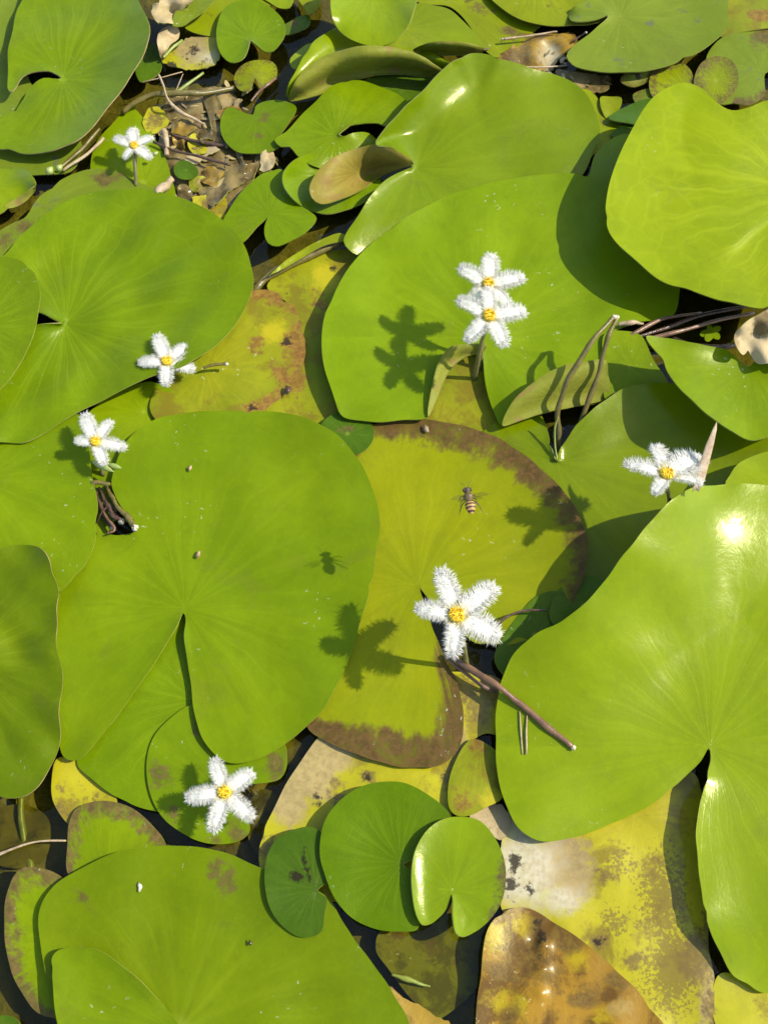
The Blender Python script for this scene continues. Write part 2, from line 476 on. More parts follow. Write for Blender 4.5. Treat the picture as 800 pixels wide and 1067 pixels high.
    wrap = (A.max(1) - A.min(1)) > .5
    A[wrap] = np.where(A[wrap] < 0, A[wrap] + 1, A[wrap])
    uvl.data.foreach_set('uv', np.stack([A.reshape(-1) + .7, tt[li]], 1).reshape(-1))

    def fa(nm, val):
        a = me.attributes.new(nm, 'FLOAT', 'POINT'); a.data.foreach_set('value', np.asarray(val, float))
    fa('brown', be - de * mmpx)
    for nm in ('yel', 'tan', 'pale', 'brn', 'dark', 'spk'):
        v = np.full(len(V), -30.0)
        for q in blobs:
            if q[0] != nm: continue
            ex = q[4] if len(q) > 4 else 1.0          # elongation in y
            v = np.maximum(v, (q[3] - np.hypot(V[:, 0] - q[1], (V[:, 1] - q[2]) / ex)) * mmpx)
        fa(nm, v)
    if thick > 0:
        m = o.modifiers.new('thickness', 'SOLIDIFY'); m.thickness = thick * MM; m.offset = -1
        m.material_offset = 1; m.material_offset_rim = 2; m.use_even_offset = False
    tc_ = (tone,) * 3 if not isinstance(tone, tuple) else tone
    o.color = (*tc_, 1)
    if parent is None: tag(o, label, cat, group)
    elif label: tag(o, label)
    return o


def tube_mesh(ctrl, sides=10, step=None, taper_noise=.05):
    """ctrl: (Vector3, radius) list -> verts, faces of one smooth closed tube"""
    P = np.array([[*q[0], q[1]] for q in ctrl], float)
    n = len(P); out = []
    K = 8
    for i in range(n - 1):
        p1, p2 = P[i], P[i + 1]; p0 = P[i - 1] if i else 2 * p1 - p2; p3 = P[i + 2] if i + 2 < n else 2 * p2 - p1
        for q in range(K):
            t = q / K
            out.append(.5 * (2 * p1 + (p2 - p0) * t + (2 * p0 - 5 * p1 + 4 * p2 - p3) * t * t + (3 * p1 - p0 - 3 * p2 + p3) * t ** 3))
    out.append(P[-1]); out = np.array(out)
    v, f = [], []
    ph = [random.uniform(0, 6.28) for _ in range(5)]; rr_ = P[:, 3].mean()
    sA = np.arange(len(out)) / 8.0
    if taper_noise >= .05:
        out[:, 3] *= 1 + .10 * np.sin(2.3 * sA + ph[0]) + .07 * np.sin(5.1 * sA + ph[1])
        for ax in range(3): out[1:-1, ax] += (rr_ * (.22 * np.sin(1.9 * sA + ph[2 + ax]) + .12 * np.sin(4.3 * sA + ph[1 + ax])))[1:-1]
    a = Vector((0.3, 0.2, 1)).normalized()
    m = len(out)
    for i in range(m):
        tdir = Vector(out[min(i + 1, m - 1)][:3] - out[max(i - 1, 0)][:3]).normalized()
        u = (a - tdir * a.dot(tdir)).normalized(); w_ = tdir.cross(u); a = u
        for k in range(sides):
            an = 2 * math.pi * k / sides
            r = out[i][3] * (1 + random.uniform(-taper_noise, taper_noise))
            v.append(Vector(out[i][:3]) + (u * math.cos(an) + w_ * math.sin(an)) * r)
    for i in range(m - 1):
        for k in range(sides):
            f.append((i * sides + k, i * sides + (k + 1) % sides, (i + 1) * sides + (k + 1) % sides, (i + 1) * sides + k))
    f.append(tuple(range(sides))[::-1]); f.append(tuple(range((m - 1) * sides, m * sides)))
    return v, f


def pxtube(pts):
    """pts: (x, y, z mm, radius mm)"""
    return [(pt(q[0], q[1], q[2]), q[3] * MM) for q in pts]


def stem(label, pts, mat, name='stem', cat='stem', group=None, ends=(None, None), rag=.05):
    c = pxtube(pts)
    v, f = tube_mesh(c, taper_noise=rag)
    o = link_mesh(name, v, f, [mat]); tag(o, label, cat, group)
    for i, e in enumerate(ends):
        if e is None: continue
        q = c[0] if i == 0 else c[-1]; q2 = c[1] if i == 0 else c[-2]
        d = (q[0] - q2[0]).normalized()
        bm = []
        lump = [(q[0] - d * q[1] * .5, q[1] * .95), (q[0] + d * q[1] * .25, q[1] * 1.0), (q[0] + d * q[1] * .7, q[1] * .55)]
        vv, ff = tube_mesh(lump, 10, taper_noise=max(.3, rag * 2))
        e_ = link_mesh('cut_end', vv, ff, [e], parent=o)
    return o

# ------------------------------------------------------------------ setting: pond bed and water
def sheet(name, z, size, n, mat, amp=0.0):
    v, f = [], []
    for j in range(n + 1):
        for i in range(n + 1):
            x = (i / n - .5) * size; y = (j / n - .5) * size
            v.append((x, y, z + (random.uniform(-1, 1) * amp if amp else 0)))
    for j in range(n):
        for i in range(n):
            a = j * (n + 1) + i
            f.append((a, a + 1, a + n + 2, a + n + 1))
    o = link_mesh(name, v, f, [mat], origin=(0, 0, z)); tag(o, kind='structure'); return o


b = NB('pond_mud'); oc = b.coords(False)
n = b.noise(oc, 28, 6, .7, .5); n2 = b.noise(oc, 160, 4, .6)
cc = b.mix(b.ramp(n, .35, .68), (.085, .08, .018), (.18, .16, .038))
cc = b.mix(b.math('MULTIPLY', b.ramp(n2, .55, .72), .6), cc, (.22, .19, .06))
MUD = b.out(b.principled(cc, .9, .1, b.bump(n2, .6, .004)))
sheet('pond_bed', -.007, 30.0, 60, MUD, 0.0)

b = NB('pond_water'); oc = b.coords(False)
wn = b.noise(oc, 60, 3, .6)
wv = b.bump(wn, .35, .0012)
fr = b.n('ShaderNodeFresnel'); fr.inputs['IOR'].default_value = 1.33; b.put(fr.inputs['Normal'], wv)
tr = b.n('ShaderNodeBsdfTransparent'); tr.inputs[0].default_value = (.72, .70, .42, 1)
gl = b.n('ShaderNodeBsdfGlossy'); gl.inputs['Roughness'].default_value = .04; b.put(gl.inputs['Normal'], wv)
mx = b.n('ShaderNodeMixShader'); b.t.links.new(fr.outputs[0], mx.inputs[0]); b.t.links.new(tr.outputs[0], mx.inputs[1]); b.t.links.new(gl.outputs[0], mx.inputs[2])
WATER = b.out(mx.outputs[0])
sheet('pond_water', 0.0, 30.0, 2, WATER)

FL = 'floating leaves crowding the pond'
DL = 'dead leaves lying in the pond'
def L(label, pts, **k):
    k.setdefault('group', FL); return leaf(label, pts, **k)
def D(label, pts, **k):
    k.setdefault('group', DL); k.setdefault('name', 'dead_leaf'); k.setdefault('cat', 'dead leaf'); k.setdefault('jag', 1.6); return leaf(label, pts, **k)

# ------------------------------------------------------------------ leaves, top left
L('dull leaf mostly hidden behind the big notched leaf in the top left corner', [(-60, -30), (20, -40), (36, 10), (25, 60), (45, 110), (85, 150), (75, 178), (40, 182), (-10, 178), (-60, 170)], c=(-40, 80), z=2.5, mat='dull')
L('big bright leaf with a sideways notch in the top left corner, near the small flower',
  [(64, 81), (57, 77), (50, 75), (37, 75), (25, 80), (17, 90), (11, 94), (9, 80), (8, 60), (13, 30), (22, 4), (35, -25), (70, -45), (115, -32), (140, -8), (152, 18, 15), (156, 35, 16), (152, 52, 16), (141, 72, 15), (125, 95, 14), (108, 118, 13), (90, 139, 12), (72, 151, 11), (52, 158, 11), (30, 160, 10), (10, 157, 10), (-20, 150), (-30, 135), (0, 123, 7), (15, 113, 6), (24, 103, 6), (31, 91, 7), (42, 83), (55, 82)],
  c=(66, 82), z=9, zc=7, mat='greenv', tone=.86, rim=RIM_BROWN, jag=1.0, wav=.8)
L('bright green pointed leaf behind the smallest flower at the top left', [(95, 185), (100, 150), (118, 128), (135, 111), (150, 124), (165, 150), (178, 180), (182, 208), (150, 226), (110, 216)], c=(150, 190), z=3, mat='green')
L('grey-blotched dull leaf lying below the smallest flower', [(40, 206), (75, 182), (110, 176), (150, 192), (176, 204), (168, 224), (110, 240), (60, 268), (20, 290), (-20, 310), (-40, 262), (0, 240), (28, 224)], c=(40, 215), z=4.2, zc=4.2, mat='dull',
  blobs=[('brn', 28, 238, 9, .7), ('brn', 110, 165 + 22, 12, .7), ('brn', 5, 250, 9), ('brn', 128, 172, 9)])
lo_ = L('small leaf with a curled yellow lip at the left edge below the corner leaf', [(-30, 178), (0, 176), (14, 176), (24, 176, 7), (32, 181, 9), (37, 190, 10), (36, 196, 8), (26, 203), (12, 213), (0, 223), (-25, 226)], c=(-10, 195), z=5.5, mat='fresh')
leaf('folded olive underside', [(36, 194, 9), (37, 197, 6), (28, 210, 5), (14, 217, 4.5), (5, 216, 5), (18, 206, 6.5), (28, 200, 8)], z=6, mat='green', flip=True, parent=lo_, part='curled_margin', thick=.3, jag=.2)

# tops of the pond
D('crumpled pale tan dead leaf beside the top left corner leaf', [(157, 12, 13), (160, 5, 11), (166, 3, 14), (178, -10), (205, -10), (196, 6), (191, 9), (186, 12), (188, 18, 9), (181, 24), (172, 23, 14), (167, 26), (160, 22, 11)], z=11, mat='tan', jag=2.0, wav=1.8, wl=25, sp=3, under=UNDER_TAN)
L('narrow dull green leaf slanting between the tan leaf and the yellow-green wedge', [(180, 27), (182, 13), (195, -2), (215, -12), (226, -6), (214, 10), (200, 20), (190, 27)], z=10, mat='dull')
D('small upright curled greyish leaf standing over the yellow dead leaf', [(166, 34), (172, 28), (180, 26), (187, 31, 5), (186, 40, 4), (178, 46), (173, 54), (168, 61, 4), (165, 50, 11), (164, 42, 11)], z=8, mat='tan', sp=3, jag=.6)
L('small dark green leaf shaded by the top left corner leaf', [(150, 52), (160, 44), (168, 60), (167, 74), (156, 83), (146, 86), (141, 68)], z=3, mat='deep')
D('yellow dead leaf with black spots and a white mouldy edge under the heart leaf', [(169, 64), (184, 49), (194, 40), (212, 38), (230, 38), (230, 56), (224, 66), (212, 70), (200, 73), (182, 71)], c=(200, 55), z=3.2, mat='yellow', sp=3, blobs=[('tan', 200, 48, 18), ('pale', 216, 60, 9, .6), ('dark', 203, 52, 3.5), ('dark', 178, 66, 2.5), ('dark', 212, 66, 2.5), ('dark', 195, 60, 2)])
L('yellow-green wedge of a leaf left of the heart-shaped leaf', [(192, 28), (212, 14), (232, -8), (262, -22), (282, 2), (266, 22), (236, 39), (216, 37)], z=4.5, mat='lime', c=(270, -10))
L('heart-shaped bright leaf at the top, left of the round upright leaf', [(261, 42), (259, 49), (255, 59), (248, 64), (240, 65), (232, 59), (227, 48), (226, 30), (230, 14), (238, 5), (250, 0), (262, -2), (276, 4), (288, 12), (296, 22), (297, 35), (292, 45), (285, 53), (277, 54), (270, 49), (264, 44)], c=(262, 40), z=8, zc=7, mat='verd')
L('little round notched leaf floating on dark water below the heart leaf', [(266, 81), (264, 85), (262, 92), (257, 95), (250, 94), (245, 88), (244, 80), (250, 70), (260, 64), (275, 62), (285, 65), (289, 73), (287, 82), (280, 88), (272, 93), (268, 87)], c=(266, 80), z=4, mat='lime', sp=3.2, brown=.4, jag=.3)
L('bright leaf with a brown scribble beside the debris, left of the curled leaves', [(264, 119), (250, 116), (238, 112), (230, 122), (231, 140), (238, 151), (248, 158), (262, 160), (280, 158), (293, 152), (292, 142), (300, 128), (309, 112), (292, 104), (275, 106), (266, 111)], c=(268, 121), z=5, mat='verd', blobs=[('brn', 275, 126, 4), ('brn', 270, 140, 3, 1.5)], sp=3.5)
L('two-lobed green leaf below the debris, pointing at the big left leaf', [(279, 226), (276, 236), (276, 246), (280, 254), (288, 257), (305, 250), (321, 239), (330, 227), (322, 219), (308, 211), (301, 198), (299, 183), (292, 175), (278, 179), (258, 193), (243, 212), (231, 234), (240, 246), (250, 253), (262, 244), (274, 231)], c=(281, 222), z=6, mat='verd', sp=3.5, wav=.3)

L('upright rounded leaf at the top centre above the curled leaf', [(345, -10), (346, 15), (353, 30, 20), (365, 41, 19), (380, 47, 18), (395, 48, 18), (410, 43, 19), (422, 32, 21), (430, 15), (434, -5), (428, -25), (405, -42), (375, -42), (352, -30)], c=(390, -8), z=24, zc=20, mat='fresh', wav=.6)
o = L('bright leaf with a curled-up front edge right of the upright round leaf', [(405, 50), (418, 38), (428, 18), (434, 4), (450, 5), (468, 10), (484, 23), (496, 37), (504, 49), (500, 56), (470, 57.5), (445, 56)], c=(420, 30), z=7, mat='fresh')
leaf('olive underside of the rolled edge', [(430, 52, 9), (445, 46, 15), (460, 43.5, 17), (480, 44, 17), (495, 46.5, 15), (504, 50, 11), (500, 56.5, 7.4), (470, 58, 7.4), (448, 57, 7.4)], z=8, mat='fresh', flip=True, parent=o, part='curled_margin', thick=.4, jag=.3, sp=3.5)
L('flat yellow-green leaf with brown scratches at the top, behind the curled leaves', [(415, -20), (435, 2), (470, 8), (490, 28), (502, 50), (522, 61), (536, 52), (548, 40), (560, 30), (575, 10), (560, -30), (450, -50)], c=(468, 2), z=2.5, mat='lime', blobs=[('brn', 500, 9, 6, .6), ('brn', 512, 12, 5, .5), ('brn', 530, 31, 5, .6), ('brn', 541, 36, 5, .5)])
L('yellowish leaf cut by the top edge, above the brown debris', [(500, -40), (508, -6), (516, 4), (530, 14), (550, 22.5), (575, 27), (600, 26), (622, 24), (645, 0), (640, -50), (560, -60)], c=(560, -20), z=6, mat='lime')
L('large dull grey-green leaf with a narrow notch at the top right', [(632, 17.5), (618, 20.5), (605, 22.5), (595, 22), (591, 16, 6), (597, 7), (612, -3), (640, -30), (700, -50), (740, -40), (757, -10), (758, 10), (756, 30), (745, 42), (725, 55), (700, 67), (675, 73), (640, 75.5), (610, 72.5), (596, 67), (590, 58), (595, 50), (610, 38), (622, 27), (632, 19)], c=(646, 17), z=9, zc=7.5, mat='dull', tone=.9, wav=.3)
L('brown-stained dull leaf in the top right corner', [(748, -40), (752, 10), (750, 38), (770, 34), (800, 29), (850, 32), (860, -40)], c=(800, -30), z=2.6, mat='mottled', blobs=[('brn', 790, 15, 12, .6)])
L('dull leaf with brown bottom margin at the right edge behind the big raised leaf', [(734, 62), (748, 42), (770, 32.5), (800, 29, None, 2), (840, 40), (840, 72), (797, 76), (798, 95, None, 2.5), (790, 105, None, 4), (778, 110, None, 4), (764, 107, None, 2), (750, 108), (735, 100)], c=(792, 74), z=3.2, mat='dull', blobs=[('brn', 795, 38, 12)])
L('round leaf with a wide brown ring near the top right corner', [(723, 80), (731, 65), (745, 58.5), (760, 62), (768, 74), (768, 90), (758, 103), (743, 110), (730, 104), (723, 92)], c=(745, 84), z=4.4, mat='lime', brown=2.6, sp=3, jag=.3)
L('small round leaf with a thin brown rim left of the ringed one', [(676, 90), (680, 75), (692, 66.5), (705, 64), (716, 69), (722, 80), (720, 95), (700, 104), (680, 102)], c=(715, 92), z=4.2, mat='lime', brown=1.4, sp=3, jag=.3)
L('tiny folded brownish leaf on dark water under the large dull leaf', [(646, 84), (654, 74, 6), (668, 70, 6), (680, 70, 3), (681, 79), (672, 86), (658, 91)], c=(662, 80), z=3.6, mat='dull', brown=1.6, sp=2.6, blobs=[('dark', 664, 80, 2)])
L('brown-edged scrap of leaf below the small brown-rimmed leaf', [(659, 99), (668, 93), (685, 92), (700, 102), (690, 116), (664, 108)], z=3, mat='dull', brown=1.2, sp=3)
L('dark green leaf tip tucked against the big raised leaf', [(634, 123), (650, 112), (672, 103), (694, 104), (690, 130), (655, 128.5)], z=6, mat='deep', sp=3)
L('lower of two dark leaf tips against the big raised leaf', [(636, 140), (649, 130), (672, 127), (676, 138), (657, 144), (643, 145)], z=5, mat='deep', sp=3)
L('tall yellow-green leaf right of the glossy curled leaf', [(604, 93), (614, 94), (623, 103), (626, 115), (634, 125), (648, 131), (642, 143), (648, 148), (625, 157), (598, 172), (596, 120)], z=3.6, mat='lime', sp=3.5)
L('small squarish yellow-green leaf on the dark water', [(625, 101), (636, 101), (647, 102), (647, 110), (640, 120), (634, 125), (627, 116)], z=4.2, mat='lime', sp=3, jag=.3)
L('small leaf cut by the top edge left of the upright round leaf', [(250, -22), (281, 3), (291, 9), (302, 8), (306, -8), (290, -30)], z=5, mat='fresh', sp=3.5)
L('pointed little leaf hanging from the top edge beside the upright round leaf', [(308, -8), (315, 5), (322, 16), (331, 8), (334, -10), (320, -22)], z=4.5, mat='lime', sp=3.5)
L('tiny dark folded leaf floating right of the heart leaf', [(290, 31), (302, 22), (314, 16), (322, 17), (322, 26), (312, 33), (297, 36)], z=2.5, mat='deep', sp=2.6, blobs=[('brn', 308, 26, 5)])

# curled boat-like leaf
o = L('leaf rolled up like a boat below the upright round leaf', [(301, 104, 3), (300, 90, 12), (309, 72, 16), (322, 48, 17), (339, 35, 16), (358, 26, 12), (400, 30), (430, 48), (447, 53, 9), (462, 62, 10), (474, 70, 11), (475, 76), (466, 80, 3), (440, 78, 3), (400, 77, 3), (364, 86, 3), (330, 99, 3)], c=(360, 70), z=6, mat='fresh')
leaf('olive underside of the raised front edge', [(300.5, 104, 3.4), (305, 89, 13), (317, 74, 16), (332, 63, 18), (352, 54, 19), (372, 49.5, 20), (390, 48.5, 20), (408, 50, 19), (424, 53, 18), (442, 59, 16), (457, 69, 13), (467, 79, 10), (464, 81, 4), (440, 79.5, 3.4), (400, 78.5, 3.4), (380, 81, 3.4), (364, 87, 3.4), (345, 94.5, 3.4), (330, 100.5, 3.4)], z=8, mat='fresh', flip=True, parent=o, part='curled_margin', thick=.5, jag=.5, bumps=[(385, 66, 26, 3)])
L('small rounded leaf peeping out left of the boat-like leaf', [(302, 62), (308, 55), (325, 45), (333, 58), (314, 73), (304, 70)], z=5, mat='fresh', sp=3.2)
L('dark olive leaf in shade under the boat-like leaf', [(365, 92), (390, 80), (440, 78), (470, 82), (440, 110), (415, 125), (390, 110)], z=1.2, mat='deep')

# big glossy leaf and neighbours
L('green leaf with a bright yellow centre below the boat-like leaf', [(353, 140), (362, 134), (378, 128), (394, 128.5), (404, 133), (422, 128), (430, 114), (415, 99), (395, 89), (365, 84), (345, 90), (325, 109), (310, 125), (298, 137), (286, 146), (293, 153), (302, 153), (309, 161), (325, 172), (350, 178, 2), (380, 168, 1), (394, 150, 1.5), (384, 139, 3), (368, 138), (357, 142)], c=(350, 141), z=6, zc=5, mat='verd', wav=.5, bumps=[(345, 105, 28, 3)])
L('shiny cupped leaf lying under the rolled brown underside', [(310, 165, 10), (325, 160, 7), (345, 168, 1.5), (385, 175, 1), (398, 195, 1), (380, 211, 2), (362, 218.5), (340, 222.5), (322, 218.5), (306, 208, 9), (296, 195, 11), (295, 182, 12), (301, 172, 12)], c=(350, 185), z=4.5, zc=2, mat='verd', rim=RIM, wav=.4)
o = L('large glossy leaf curling down at its left edge in the upper centre',
  [(430, 174, 11), (420, 163, 15), (406, 152, 18.5), (392, 150, 19), (400, 135, 20), (416, 119, 20), (432, 103, 22), (455, 79, 24), (473, 63, 25), (488, 56, 25), (510, 57, 23), (532, 64, 20), (560, 73, 17), (585, 80, 15), (606, 93, 13), (620, 114, 11), (624, 135, 9), (619, 156, 7), (608, 180, 5), (590, 195, 4.2), (520, 215, 4), (460, 235, 4), (400, 262, 5), (376, 266, 7), (364, 260, 9), (358, 251, 10), (369, 230, 11), (384, 208, 12), (399, 190, 12), (414, 180, 11), (424, 176, 10)],
  c=(433, 175), zc=8.5, z=8, mat='fresh', tone=(.72,.80,.8), p=2.6, wav=.6, bumps=[(520, 110, 40, 1.5)])
leaf('brownish rolled underside of the notch lobe', [(431, 170, 12), (424, 163, 16), (410, 155.5, 19), (392, 151, 19.5), (378, 153, 19), (350, 163, 17), (331, 179, 14), (322, 196, 11.5), (325, 207, 10), (334, 213, 9.5), (355, 208, 8.5), (376, 199.5, 8), (399, 183, 8), (417, 176, 9)], z=9, mat='fresh', flip=True, under=UNDER_TAN, parent=o, part='curled_margin', thick=.5, jag=.4, bumps=[(382, 176, 28, -8)])

o = L('large leaf under the pair of flowers, shaded on its right by the raised leaf',
  [(501, 362), (503, 376), (505, 395), (510, 418), (516, 433), (523, 443), (545, 437), (571, 429), (596, 424), (632, 414), (634, 350), (660, 337), (700, 329), (708, 300), (706, 230), (690, 170), (654, 139), (620, 160, 6), (612, 184, 7.5), (600, 181, 8), (560, 182, 8), (530, 187, 8.5), (500, 193, 8.5), (455, 209, 8.5), (420, 229, 9), (388, 253, 10), (372, 268, 11), (352, 298, 11), (338, 330, 11), (335, 355, 11), (340, 390, 10), (350, 420, 9), (358, 434, 8), (385, 439, 7), (420, 438, 7), (446, 433, 7), (450, 402), (460, 374), (473, 363), (490, 362)],
  c=(502, 352), z=6.5, zc=6.5, mat='green', wav=.55, jag=.4, p=2.0)
leaf('olive underside of the folded lower right margin', [(523, 443.5, 7.2), (533, 420, 12.5), (546, 406, 14.5), (566, 392, 16), (585, 381, 17), (610, 377, 17), (630, 376, 16), (634, 390, 12), (632, 414.5, 7.2), (596, 424.5, 7.2), (571, 429.5, 7.2), (545, 437.5, 7.2)], z=8, mat='green', flip=True, parent=o, part='curled_margin', thick=.45, jag=.4, sp=3.5)
leaf('pale olive curled lip of the notch', [(446, 434, 7.3), (449, 405, 10), (458, 375, 12), (470, 361.5, 12.5), (488, 359.5, 12.5), (506, 359, 12), (504, 366, 10), (484, 373, 8.5), (470, 385, 8), (459, 407, 7.6)], z=8, mat='green', flip=True, parent=o, part='curled_margin', thick=.4, jag=.3, sp=3.2)
L('olive-green ageing leaf showing through the notch below the pair of flowers', [(442, 436), (455, 400), (478, 365), (510, 360), (535, 430), (560, 468), (500, 470), (450, 448)], c=(520, 470), z=2.2, mat='mottled', group=FL)

# raised leaves at the right
L('big raised leaf like a shallow bowl at the upper right', [(630, 222, 24), (632, 205, 24.5), (638, 180, 26), (650, 150, 27), (668, 118, 28), (685, 97, 29), (700, 88, 29), (712, 86, 29), (728, 92, 28), (745, 105, 27), (762, 114, 26), (780, 112, 27), (800, 105, 28), (850, 110, 28), (885, 200, 26), (850, 312, 24), (800, 322, 22), (770, 317, 22), (740, 310, 22), (700, 297, 22), (670, 279, 23), (645, 255, 24), (633, 238, 24)], c=(845, 200), z=25, zc=19, mat='veiny', folds=[(808, 220, 758, 266, .9, 6)], wav=.5, wl=120, jag=.9, p=1.6, tone=1.1)
L('green leaf half in shadow left of the pointed leaf at the right', [(630, 348), (650, 345), (668, 350), (682, 378), (696, 402), (650, 407), (631, 416), (628, 380)], z=8.5, mat='green')
L('raised pointed leaf at the right below the dry brown leaf', [(778, 382, 21), (766, 372, 22), (754, 364, 23), (720, 357, 25), (692, 352, 26), (673, 350, 27), (687, 372, 26), (700, 395, 26), (717, 414, 26), (738, 432, 26), (758, 447, 25), (779, 458, 24), (800, 455, 24), (850, 430, 24), (870, 380, 24), (830, 366, 23), (790, 374, 21)], c=(781, 383), z=25, zc=21, mat='green', wav=.5)
L('arched glossy leaf below the two bent stems, left of the foreshortened flower', [(579, 479, 6), (584, 466, 5.5), (599, 446, 7.5), (621, 423, 9.5), (648, 406, 10.5), (680, 399, 11.5), (720, 402, 12), (770, 425, 13), (812, 470, 12), (805, 520, 8), (745, 560, 4), (690, 610, 4), (650, 640, 2.5), (620, 640, 1.6), (595, 590, 1.5), (540, 545, 1.5), (505, 490, 1.8), (500, 455, 2.4), (530, 432, 3), (556, 424, 4), (568, 440, 4), (573, 462, 5)], c=(579, 481), z=5, zc=3.0, mat='fresh', tone=.82, wav=.2, p=1.7, folds=[(668, 432, 606, 484, 1.0, 14)])
L('pale glossy leaf at the right edge just above the largest right leaf', [(755, 505), (760, 494), (768, 484), (785, 475), (812, 469), (850, 480), (860, 530), (780, 525)], c=(830, 520), z=19, mat='fresh')
L('largest glossy leaf on the right, with a notch and a bright sheen',
  [(738, 780, 9), (730, 792, 8), (715, 808, 7), (690, 830, 6), (660, 848, 5.5), (625, 864, 5), (590, 874, 5), (562, 876, 5.5), (545, 868, 6), (530, 846, 6), (519, 810, 6.5), (516, 770, 7), (518, 730, 8), (524, 705, 10), (535, 681, 13), (556, 662, 17), (580, 650, 20), (605, 632, 24), (630, 605, 27), (652, 575, 31), (676, 545, 33), (701, 520, 33.5), (722, 508, 30), (745, 505, 23.5), (775, 504, 22.5), (800, 506, 22), (850, 515, 22), (905, 600, 19), (915, 800, 15), (880, 960, 10), (830, 1022, 6), (805, 1034.5, 5), (785, 1031, 5), (765, 1018, 6), (747, 987, 7), (735, 955, 9), (728, 910, 9.5), (725, 870, 10), (728, 842, 10.6), (735, 812, 11), (740, 792, 9.5)],
  c=(740, 778), zc=9, z=9, mat='fresh', tone=.92, wav=.3, wl=150, p=1.2, jag=.6, bumps=[(704, 590, 38, 1.1), (660, 690, 30, .8), (686, 642, 36, -1.6)], folds=[(744, 560, 733, 650, .2, 10), (738, 646, 682, 702, .75, 12)])

# ------------------------------------------------------------------ left and middle
L('broad leaf at the middle left with a narrow notch, under two small flowers',
  [(66, 336.5), (55, 331), (44, 326), (15, 322), (-30, 310), (-45, 290), (-20, 280), (5, 266), (18, 250), (38, 231), (65, 212), (100, 200), (145, 197), (185, 205), (220, 220), (245, 243), (259, 265), (264, 290), (258, 315), (245, 338), (225, 360), (200, 376, 11), (170, 388, 11), (135, 402, 11), (100, 420, 10), (70, 436, 10), (45, 452, 10), (25, 461, 10), (8, 461, 9), (-20, 455), (-45, 420), (-40, 375), (5, 350), (40, 338), (54, 337)],
  c=(68, 337), z=10, zc=5.5, mat='greenv', tone=.97, wav=.7, wl=70, p=1.6)
L('smaller leaf overlapping the broad one at the left edge', [(-45, 280), (0, 267), (20, 271), (36, 284), (42, 305), (40, 325), (36, 345), (25, 372), (10, 395), (0, 405), (-30, 420), (-65, 350)], c=(-20, 340), z=14.5, zc=13.5, mat='greenv')
L('bright green leaf glimpsed between the broad left leaf and the big central leaf', [(80, 450), (110, 415), (165, 398), (190, 420), (160, 450), (130, 490), (118, 545), (105, 560), (90, 520)], z=2.0, mat='green', c=(150, 430))
L('leaf at the left edge whose straight right side overlaps the big central leaf', [(-45, 475), (0, 462), (40, 447), (78, 430), (89, 440), (93, 470), (98, 505), (102, 530), (100, 560), (88, 590), (66, 613), (40, 628), (-45, 640)], c=(-20, 500), z=7.6, zc=6.5, mat='green', wav=.2)
L('biggest leaf at the centre left with a slit notch at the bottom',
  [(191, 639, 4.4), (186, 648), (175, 668), (155, 700), (135, 728), (115, 755), (95, 779), (80, 792, 5), (68, 790, 5), (62, 775, 5), (62, 740), (64, 700), (58, 660), (62, 620, 4), (80, 590, 4), (101, 557, 4), (125, 558, 5), (141, 553), (135, 540), (122, 520), (116, 505), (119, 490), (128, 467), (142, 449), (165, 436), (195, 430), (240, 428), (285, 429), (320, 436, 6.4), (350, 452, 7), (375, 482, 7), (392, 520, 7), (395, 545, 7), (392, 580, 7), (385, 615, 7), (375, 650, 7), (362, 690, 6.5), (345, 725), (322, 755), (295, 776), (268, 791), (245, 795.5), (228, 790), (212, 770), (203, 745), (199, 715), (196, 690), (192, 662), (193, 645, 4.4)],
  c=(193, 634), z=5.8, zc=4.4, mat='green', wav=.4)
L('veined leaf with a thin brown rim at the left edge, lower middle', [(-30, 582), (10, 570), (38, 569), (50, 580), (58, 600), (62, 613), (59, 640), (60, 675), (65, 702), (62, 740), (63, 770), (55, 795), (40, 818, 12), (25, 831, 13), (10, 832, 13), (-10, 822, 12), (-60, 780), (-75, 650)], c=(-40, 690), z=10, zc=8, mat='greenv', tone=.78, rim=RIM_BROWN, jag=1.0, wav=.7, wl=50)
L('bright leaf below the slit of the biggest leaf', [(80, 793), (98, 813), (125, 833), (158, 844), (190, 845), (205, 800), (218, 760), (218, 700), (197, 640), (183, 650), (128, 730)], c=(205, 730), z=2.6, mat='verd', wav=.2)
L('round brown-blotched leaf right beneath the lowest flower', [(228, 818), (240, 817), (255, 817), (270, 816.5), (288, 814), (297, 804), (300, 788), (295, 772), (260, 760), (220, 735), (204, 734), (185, 742), (165, 761), (154, 785), (153, 806), (160, 835), (175, 858), (200, 873), (230, 880), (250, 876), (260, 866), (258, 852), (248, 836), (236, 824)], c=(226, 818), z=3.6, zc=3.2, mat='green', wav=.2, sp=3.8,
  blobs=[('brn', 166, 810, 7, 1.6), ('brn', 180, 848, 9, .9), ('brn', 208, 757, 6, 1.6), ('brn', 247, 866, 9, .8), ('brn', 287, 795, 7, 1.2), ('brn', 225, 875, 6, .6)])
L('yellow leaf with dark brown spots behind the brown-edged leaves at the lower left', [(60, 790), (75, 790), (88, 800), (104, 818), (122, 832), (118, 850), (78, 862), (66, 853), (57, 838), (54, 815)], c=(90, 870), z=1.6, mat='yellow', sp=3.2, blobs=[('brn', 65, 825, 4), ('brn', 74, 833, 4), ('brn', 84, 822, 2.5), ('brn', 98, 831, 5), ('brn', 60, 843, 5, 1.4)])
